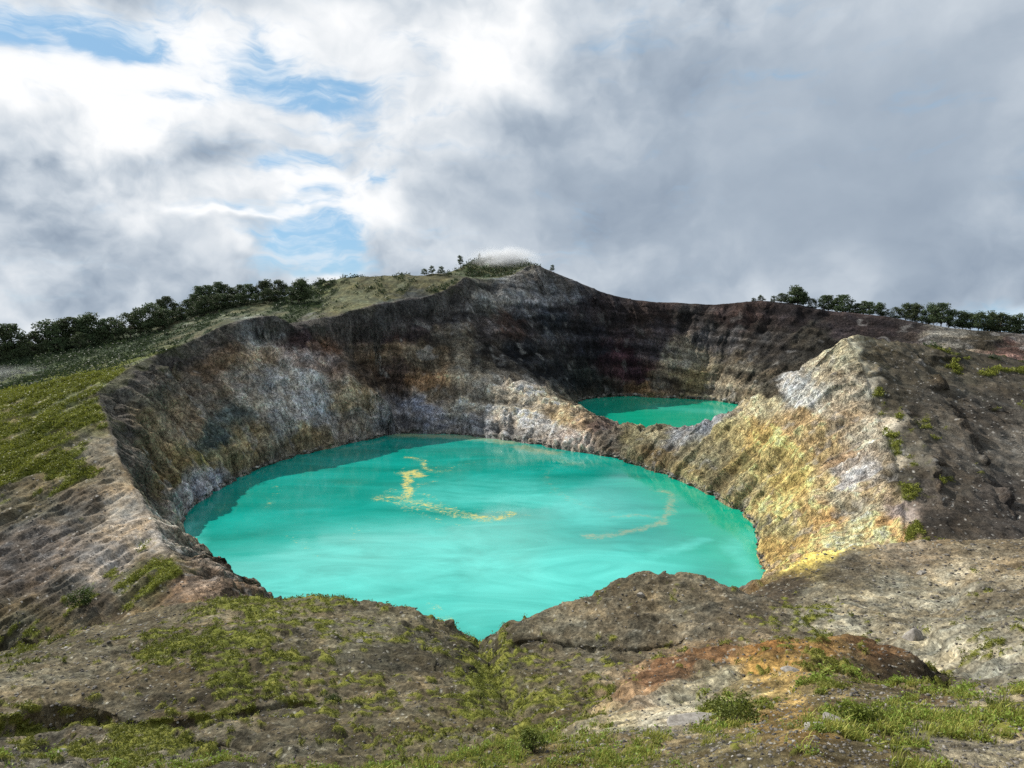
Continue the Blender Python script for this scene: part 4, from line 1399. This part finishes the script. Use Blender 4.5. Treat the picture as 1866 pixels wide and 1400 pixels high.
def tree_row(rows, Dfun, group, where, back=0.0):
    """rows: (px, top py, kind, width factor); planted on the ground at plan distance Dfun(px)"""
    rows = sorted(rows)
    for i, (px, top, kind, wf) in enumerate(rows):
        D = Dfun(px) + back
        jr = random.Random(int(px) * 31 + i)
        top = top + jr.uniform(-4, 3)
        wf = wf * jr.uniform(1.0, 1.45)
        g = ground_at(px, None, D + jr.uniform(-3, 6))
        dep = g[1] * CP - (g[2] - 100) * SP
        q, qy = project(g[None])
        h = max((qy[0] - top) * dep / F * 1.03, 3.0)
        plant_tree(kind, i * 7 + int(px), (g[0], g[1], g[2] - .1), h, wf, i * 1.7, '%s tree, %s from left %s' % (KW[kind], ORD[i], where), group)


LT = [(-300, 400), (0, 430), (100, 450), (230, 470), (300, 490), (380, 515), (470, 540), (540, 560)]
lt_x, lt_d = [q[0] for q in LT], [q[1] for q in LT]
fD = lambda px: float(np.interp(px, lt_x, lt_d))
tree_row([(-30, 598, 'round', .9), (8, 600, 'round', .9), (28, 594, 'round', 1.0), (50, 611, 'open', 1), (64, 606, 'open', .9), (78, 604, 'open', 1), (91, 590, 'open', 1.1), (103, 592, 'open', .9),
          (113, 592, 'round', .8), (124, 585, 'round', .85), (137, 582, 'open', 1.1), (147, 590, 'open', .8), (157, 588, 'open', .8), (171, 574, 'round', .8), (186, 572, 'round', .85), (198, 580, 'open', .9),
          (209, 577, 'open', 1.0), (219, 584, 'open', .9), (232, 588, 'open', .9)], fD, 'trees along the left skyline', 'in the loose row on the left skyline')
tree_row([(x_, float(np.interp(x_, [0, 100, 230], [636, 618, 602])) + (x_ * 7 % 9) - 4, 'bush', .8) for x_ in range(2, 240, 15)], lambda px: fD(px) - 8,
         'bushes under the left skyline trees', 'under the left skyline trees')
tree_row([(246, 574, 'bush', .8), (262, 562, 'bush', .85), (282, 558, 'bush', .9), (300, 566, 'bush', .8)], lambda px: fD(px) - 6, 'big dark bushes left', 'of the dark clump left of the wood')
tree_row([(300, 545, 'round', .9), (317, 543, 'round', .8), (332, 550, 'round', .8), (348, 548, 'round', .9), (362, 538, 'round', .9), (376, 527, 'round', .9), (390, 521, 'round', .9), (404, 518, 'round', .9), (418, 519, 'round', .8),
          (432, 525, 'round', .9), (446, 523, 'round', .8), (460, 520, 'round', .9), (474, 522, 'round', .8), (488, 516, 'round', .9), (501, 512, 'round', .9), (514, 515, 'round', .9), (526, 519, 'round', .8)],
         fD, 'wood on the left hill, back row', 'along the top of the wood on the left hill', 22)
tree_row([(310, 562, 'round', 1), (325, 566, 'bush', .8), (341, 560, 'round', 1), (357, 556, 'bush', .7), (371, 548, 'round', 1), (385, 541, 'round', 1), (399, 540, 'bush', .7), (413, 537, 'round', 1), (428, 540, 'round', 1),
          (442, 538, 'bush', .7), (457, 537, 'round', 1), (472, 535, 'round', 1), (486, 530, 'bush', .7), (500, 530, 'round', 1), (515, 531, 'round', 1)],
         lambda px: fD(px) + 4, 'wood on the left hill, front row', 'along the lower edge of the wood on the left hill', 0)
tree_row([(538, 523, 'round', .8), (549, 517, 'round', .9), (561, 511, 'round', .95)], lambda px: 545.0, 'three trees on the bright green knoll', 'of the small group on the bright green knoll')
RT = [(1300, 715), (1361, 705), (1398, 698), (1458, 685), (1503, 670), (1541, 655), (1616, 630), (1691, 600), (1747, 585), (1866, 560), (2000, 530)]
rt_x, rt_d = [q[0] for q in RT], [q[1] for q in RT]
rD = lambda px: float(np.interp(px, rt_x, rt_d))
tree_row([(1366, 543, 'open', 1.2), (1381, 540, 'open', 1.2), (1399, 538, 'bush', .7), (1414, 534, 'round', 1.0), (1432, 526, 'round', 1.0), (1444, 523, 'round', 1.1), (1456, 534, 'round', .9), (1473, 545, 'bush', .8), (1489, 541, 'open', 1.1), (1500, 537, 'round', .9),
          (1514, 544, 'open', 1), (1525, 541, 'round', 1), (1540, 551, 'bush', .7), (1553, 552, 'round', 1), (1564, 550, 'open', 1.1), (1575, 548, 'round', .9), (1589, 553, 'open', 1), (1602, 556, 'round', 1), (1622, 562, 'bush', .8),
          (1641, 557, 'round', .9), (1652, 555, 'open', 1.0), (1663, 558, 'round', .9), (1678, 557, 'round', .9), (1690, 561, 'open', .9), (1704, 557, 'round', .9), (1719, 565, 'open', 1), (1731, 567, 'bush', .7), (1745, 566, 'round', .95),
          (1758, 570, 'round', .9), (1773, 567, 'round', .95), (1787, 572, 'round', .9), (1800, 573, 'round', 1), (1814, 575, 'round', .9), (1828, 579, 'round', .9), (1839, 577, 'open', 1.0), (1850, 586, 'round', 1), (1863, 592, 'open', 1), (1880, 597, 'open', 1)],
         rD, 'trees along the far right rim', 'in the row on the far right rim', 5)
tree_row([(776, 493, 'bush', .8), (790, 484, 'bush', .9), (805, 487, 'bush', .8)], lambda px: 628.0, 'bushes left of the peak', 'of the low bushes on the hilltop left of the peak')
tree_row([(841, 470, 'open', .8), (875, 461, 'open', .7), (1003, 487, 'bush', .8)], lambda px: {841: 715., 875: 757., 1003: 700.}[px], 'lone trees at the peak', 'of the three lone trees about the misty peak')
print("trees", round(time.time() - T0, 1))


# boulders and single shrubs of the foreground
def boulder(px, py, wpx, hpx, label, seed, flat=.6, rz=0.0):
    g = ground_at(px, py)
    m_ = float(np.linalg.norm(g - CAM)) / F
    r = np.random.default_rng(seed)
    b_ = bmesh.new()
    bmesh.ops.create_icosphere(b_, subdivisions=4, radius=1)
    co_ = np.array([v.co[:] for v in b_.verts])
    fa = np.array([[v.index for v in f.verts] for f in b_.faces])
    b_.free()
    # chip flat facets off a lump
    for _ in range(16):
        n_ = unit(r.normal(size=3))
        h_ = .48 + .30 * r.random()
        d_ = co_ @ n_
        co_ = co_ - np.where(d_ > h_, d_ - h_, 0)[:, None] * n_
    co_ = co_ * (1 + .07 * fbm(co_ * 2.6 + seed, 4, .7))[:, None]
    sx_ = wpx * m_ / 1.7
    co_ = co_ * np.array([sx_, sx_ * .75, hpx * m_ / 1.5])
    c_, s2 = math.cos(rz), math.sin(rz)
    co_ = np.c_[co_[:, 0] * c_ - co_[:, 1] * s2, co_[:, 0] * s2 + co_[:, 1] * c_, co_[:, 2]]
    me = mesh_from('boulder', co_, fa, BOULDER_M, False)
    o = link('boulder', me, label=label, category='boulder', group='boulders in the foreground')
    o.location = g + np.array([0, 0, hpx * m_ * .1])
    return o


boulder(1494, 1322, 38, 22, 'rounded pale grey boulder beside a smaller one at the foot of the red mound', 3)
boulder(1520, 1318, 36, 17, 'flatter pale boulder touching the rounded one at the foot of the red mound', 5)
boulder(1258, 1310, 90, 10, 'long pale slab of rock lying in the grey gravel left of the green bush', 8, rz=.35)
boulder(1436, 1216, 30, 14, 'pale slanted stone on top of the ochre ridge', 11, rz=-.5)
boulder(1486, 1220, 16, 8, 'small white stone on the dark side of the red mound', 12)
boulder(663, 1166, 12, 7, 'small white stone alone on the left mound under green cushions', 14)
boulder(109, 1365, 14, 10, 'small white stone in the lower left gravel near the dark hollow', 16)
boulder(1162, 1077, 18, 8, 'small white block near the top of the middle mound', 17)
boulder(1672, 1034, 16, 8, 'small pale block high on the grey right mound', 19)
boulder(1655, 1160, 36, 22, 'pale broken block where the grey right mound meets the gully', 21)


def shrub(px, py, wpx, hpx, label, seed, lo, hi, n=900):
    g = ground_at(px, py)
    m_ = float(np.linalg.norm(g - CAM)) / F
    r = np.random.default_rng(seed)
    e = empty('shrub', g, label, 'shrub', 'single shrubs in the foreground')
    w_, h_ = wpx * m_ / 2, hpx * m_
    vs, fs, off = [], [], 0
    tips = []
    for k in range(14):
        az = r.random() * 6.283
        tip = np.array([math.cos(az) * w_ * (.2 + .7 * r.random()), math.sin(az) * w_ * .8 * (.2 + .7 * r.random()), h_ * (.35 + .6 * r.random())])
        v, f = tube([np.array([0, 0, -.05]), tip * [.4, .4, .6], tip], [.012 * h_ + .004, .008 * h_ + .003, .003], 4)
        vs.append(v); fs.append(f + off); off += len(v)
        tips.append(tip)
    child('stem', mesh_from('stem', np.vstack(vs), np.vstack(fs), BARK), e)
    tips = np.array(tips)
    k = r.integers(0, len(tips), n)
    off_ = unit(r.normal(size=(n, 3))) * (r.random(n) ** .5)[:, None] * np.array([w_ * .38, w_ * .34, h_ * .3])
    cen = tips[k] + off_
    cen[:, 2] = np.maximum(cen[:, 2], .02)
    v, f = leaf_quads(cen, np.full(n, max(h_ * .13, .04)), r, .6, 2.6)
    me = mesh_from('foliage', v, f, leaf_mat('shrub_leaf', lo, hi))
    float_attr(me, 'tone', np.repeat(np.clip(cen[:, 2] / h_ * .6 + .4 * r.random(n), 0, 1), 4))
    child('foliage', me, e)
    return e


G1, G2 = (.03, .05, .01), (.16, .20, .035)
shrub(1345, 1312, 92, 38, 'spreading fresh green shrub on grey gravel left of the ochre ridge', 1, G1, G2, 1800)
shrub(963, 1362, 44, 34, 'small bright green bush standing in the yellow grass at the bottom centre', 2, G1, G2)
shrub(608, 1284, 28, 22, 'dark green bush on the bare left mound beside a dark ledge', 3, (.015, .03, .01), (.07, .10, .02))
shrub(950, 1165, 14, 7, 'tiny olive shrub beside the notch on the middle mound', 4, G1, G2, 300) if False else None
shrub(1813, 1290, 34, 15, 'low rounded green cushion at the right end of the grassy bank', 5, G1, G2)
shrub(1565, 1320, 70, 36, 'leafy bright green bush in the grass right of the pale boulders', 6, (.04, .07, .012), (.22, .28, .045), 1600)
shrub(155, 1110, 40, 26, 'dark green bush in the shaded gully left of the near mound', 7, (.015, .03, .01), (.08, .11, .02))
print("things", round(time.time() - T0, 1))

# ------------------------------------------------------------------ drifting mist
def mist(loc, rad, dens, seed, label):
    b_ = bmesh.new()
    bmesh.ops.create_icosphere(b_, subdivisions=4, radius=1)
    me = bpy.data.meshes.new('mist')
    b_.to_mesh(me)
    b_.free()
    m = bpy.data.materials.new('mist_vapour')
    m.use_nodes = True
    t = NT(m.node_tree)
    t.n.remove(t.n['Principled BSDF'])
    oc = t.add('ShaderNodeTexCoord').outputs['Object']
    n = t.noise(t.vmath('ADD', oc, (seed, seed * .3, 0)), 1.5, 5, .6, .6)
    r_ = t.vmath('LENGTH', oc)
    fall = t.mrange(r_, 1.0, .25, 0, 1, True)
    d = t.math('MULTIPLY', t.math('MULTIPLY', fall, t.mrange(n, .36, .64, 0, 1, True)), dens)
    pv = t.add('ShaderNodeVolumePrincipled')
    pv.inputs['Color'].default_value = (.93, .95, .97, 1)
    pv.inputs['Anisotropy'].default_value = .2
    t.l.new(d, pv.inputs['Density'])
    t.l.new(pv.outputs[0], t.n['Material Output'].inputs['Volume'])
    me.materials.append(m)
    o = link('mist', me, kind='stuff', label=label)
    o.location = loc
    o.scale = rad
    return o


mist(V(918, 474, 745), (50, 44, 19), .10, 1.0, 'wisp of white mist drifting over the peak')
mist(V(20, 692, 385), (60, 26, 11), .010, 4.0, 'pale mist in the hollow at the left edge')

# ------------------------------------------------------------------ sky
SUN_EL, SUN_AZ = math.radians(39), math.radians(-53)        # azimuth from +Y (view axis) towards +X
sunv = Vector((math.sin(SUN_AZ) * math.cos(SUN_EL), math.cos(SUN_AZ) * math.cos(SUN_EL), math.sin(SUN_EL)))
sl = bpy.data.lights.new('sun', 'SUN')
sl.energy = 5.0
sl.angle = math.radians(0.6)
sl.color = (1.0, .945, .86)
so = bpy.data.objects.new('sun', sl)
COL.objects.link(so)
so.rotation_euler = sunv.to_track_quat('Z', 'Y').to_euler()

world = bpy.data.worlds.new("World")
scene.world = world
world.use_nodes = True
w = NT(world.node_tree)
bg = world.node_tree.nodes['Background']
sky = w.add('ShaderNodeTexSky')
sky.sky_type = 'NISHITA'
sky.sun_disc = False
sky.sun_elevation = SUN_EL
sky.sun_rotation = SUN_AZ
sky.altitude = 1600
dirv = w.add('ShaderNodeTexCoord').outputs['Generated']
sx = w.add('ShaderNodeSeparateXYZ')
w.l.new(dirv, sx.inputs[0])
dy = w.math('MAXIMUM', sx.outputs[1], .03)
uu, vv = w.math('DIVIDE', sx.outputs[0], dy), w.math('DIVIDE', sx.outputs[2], dy)
cmb = w.add('ShaderNodeCombineXYZ')
# billows: domain-warped noise over the sphere of directions
wn = w.add('ShaderNodeTexNoise')
w.l.new(dirv, wn.inputs['Vector'])
wn.inputs['Scale'].default_value = 4.5
wn.inputs['Detail'].default_value = 4
wn.inputs['Roughness'].default_value = .6
wvv = w.vmath('SUBTRACT', wn.outputs['Color'], (.5, .5, .5))
w.l.new(w.math('ADD', uu, 0.0), cmb.inputs[0])
w.l.new(vv, cmb.inputs[1])
UV = w.vmath('ADD', cmb.outputs[0], w.vmath('MULTIPLY', wvv, (.30, .17, 0)))


def uvof(px, py):
    dx, dyy, dz = ray(px, py)
    return dx / dyy, dz / dyy


def blobs(lst):
    tot = None
    for px, py, sxp, syp, amp in lst:
        u0, v0 = uvof(px, py)
        d = w.vmath('MULTIPLY', w.vmath('SUBTRACT', UV, (u0, v0, 0)), (F / sxp, F / syp, 0))
        r2 = w.vmath('DOT_PRODUCT', d, d)
        g = w.math('MULTIPLY', w.math('POWER', 2.718, w.math('MULTIPLY', r2, -1.0)), amp)
        tot = g if tot is None else w.math('ADD', tot, g)
    return tot


stretch = w.vmath('MULTIPLY', dirv, (1, 1, 1.3))
dp = w.vmath('ADD', stretch, w.vmath('MULTIPLY', wvv, (.16, .16, .16)))
nb = w.noise(dp, 3.4, 8, .50)
sh = (sunv.x * .045, sunv.y * .045, sunv.z * .075)
nb2 = w.noise(w.vmath('ADD', dp, sh), 3.4, 7, .50)
calm = w.math('SUBTRACT', 1.0, w.math('MINIMUM', blobs([(1480, 330, 430, 300, .8), (1750, 100, 400, 250, .5), (950, 420, 200, 150, .45), (500, 60, 300, 120, .35), (330, 480, 160, 80, .4)]), .85))
soft = w.noise(stretch, 2.1, 5, .5)
lightn = w.math('MULTIPLY', w.math('MULTIPLY', w.math('SUBTRACT', nb, nb2), w.math('ADD', 2.4, blobs([(150, 330, 260, 230, 1.3)]))), calm)
fine = w.noise(w.vmath('ADD', w.vmath('MULTIPLY', dirv, (1, 1, 2.0)), w.vmath('MULTIPLY', wvv, (.12, .12, .12))), 11.0, 6, .58, .2)

cover = w.math('ADD', w.math('ADD', .95, blobs([
    (70, 40, 130, 38, -1.0), (180, 62, 70, 22, -.6), (455, 100, 75, 45, -.9), (560, 150, 110, 30, -.8), (640, 235, 120, 26, -.4),
    (525, 292, 60, 22, -.8), (690, 332, 45, 10, -.7), (470, 370, 110, 14, -.8), (540, 410, 90, 22, -.8), (530, 450, 75, 30, -.95), (570, 480, 50, 20, -.45),
    (1820, 552, 110, 34, -1.1), (330, 150, 120, 14, -.3)])),
    w.math('MULTIPLY', w.math('SUBTRACT', nb, .5), 1.0))
wisp = w.noise(w.vmath('ADD', w.vmath('MULTIPLY', dirv, (1, 1, 4.5)), w.vmath('MULTIPLY', wvv, (.25, .25, .5))), 7.0, 7, .62, .3)
cover = w.math('ADD', cover, w.math('ADD', w.math('MULTIPLY', w.math('SUBTRACT', fine, .5), .7), w.math('MULTIPLY', w.math('SUBTRACT', wisp, .44), 1.7)))
cmask = w.mrange(cover, .10, 1.0, 0, 1, True)
bright = w.math('ADD', w.math('ADD', .60, blobs([
    (90, 130, 200, 70, .38), (320, 40, 330, 60, .30), (250, 215, 110, 55, .34), (640, 100, 260, 110, .26), (900, 200, 180, 170, .12), (1010, 60, 200, 100, .10),
    (190, 320, 100, 90, .16), (25, 440, 70, 70, .26), (600, 345, 130, 30, .22), (480, 388, 110, 9, .50), (690, 440, 110, 80, .14), (560, 495, 45, 18, .35), (430, 430, 35, 30, .26),
    (60, 250, 80, 60, -.20), (400, 268, 95, 34, -.42), (1480, 340, 480, 210, -.20), (380, 500, 150, 60, -.13), (130, 540, 200, 50, -.04), (1750, 260, 260, 200, -.08),
    (1130, 330, 200, 120, -.06), (980, 500, 200, 60, .04), (1550, 470, 60, 40, .06), (700, 230, 180, 90, .12), (1250, 120, 260, 80, -.06)])),
    w.math('ADD', w.math('MULTIPLY', w.math('MULTIPLY', w.math('SUBTRACT', nb, .5), .60), calm), w.math('MULTIPLY', w.math('SUBTRACT', soft, .5), .35)))
bright = w.math('ADD', bright, lightn)
bright = w.math('ADD', bright, w.math('MULTIPLY', w.math('MULTIPLY', w.math('SUBTRACT', fine, .5), .12), calm))
ccol = w.ramp(bright, [(.0, (.14, .185, .26)), (.25, (.225, .285, .37)), (.45, (.36, .425, .505)), (.65, (.56, .615, .675)), (.85, (.76, .79, .82)), (1.0, (.90, .91, .92))])
blue = w.vmath('MULTIPLY', sky.outputs[0], (.085, .095, .105))
blue = w.mix(.75, blue, (.24, .47, .70, 1))
blue = w.mix(w.mrange(wisp, .40, .66, .05, .8, True), blue, (.72, .80, .87, 1))
final = w.mix(cmask, blue, ccol)
w.l.new(final, bg.inputs['Color'])
bg.inputs['Strength'].default_value = 1.0

# ------------------------------------------------------------------ camera
cd = bpy.data.cameras.new('camera')
co = bpy.data.objects.new('camera', cd)
COL.objects.link(co)
co.location = CAM
co.rotation_euler = (math.pi / 2 - PITCH, 0, 0)
cd.sensor_fit = 'HORIZONTAL'
cd.sensor_width = 36.0
cd.lens = 36.0 * F / 1866.0
cd.clip_start = .1
cd.clip_end = 6000
scene.camera = co
scene.view_settings.view_transform = 'Standard'
scene.view_settings.look = 'None'
scene.view_settings.gamma = 1
scene.view_settings.exposure = .15
scene.cycles.use_denoising = False
scene.cycles.volume_step_rate = 2.0
scene.cycles.volume_bounces = 1
scene.cycles.max_bounces = 5
scene.cycles.diffuse_bounces = 2
scene.cycles.glossy_bounces = 2
print("script", round(time.time() - T0, 1))
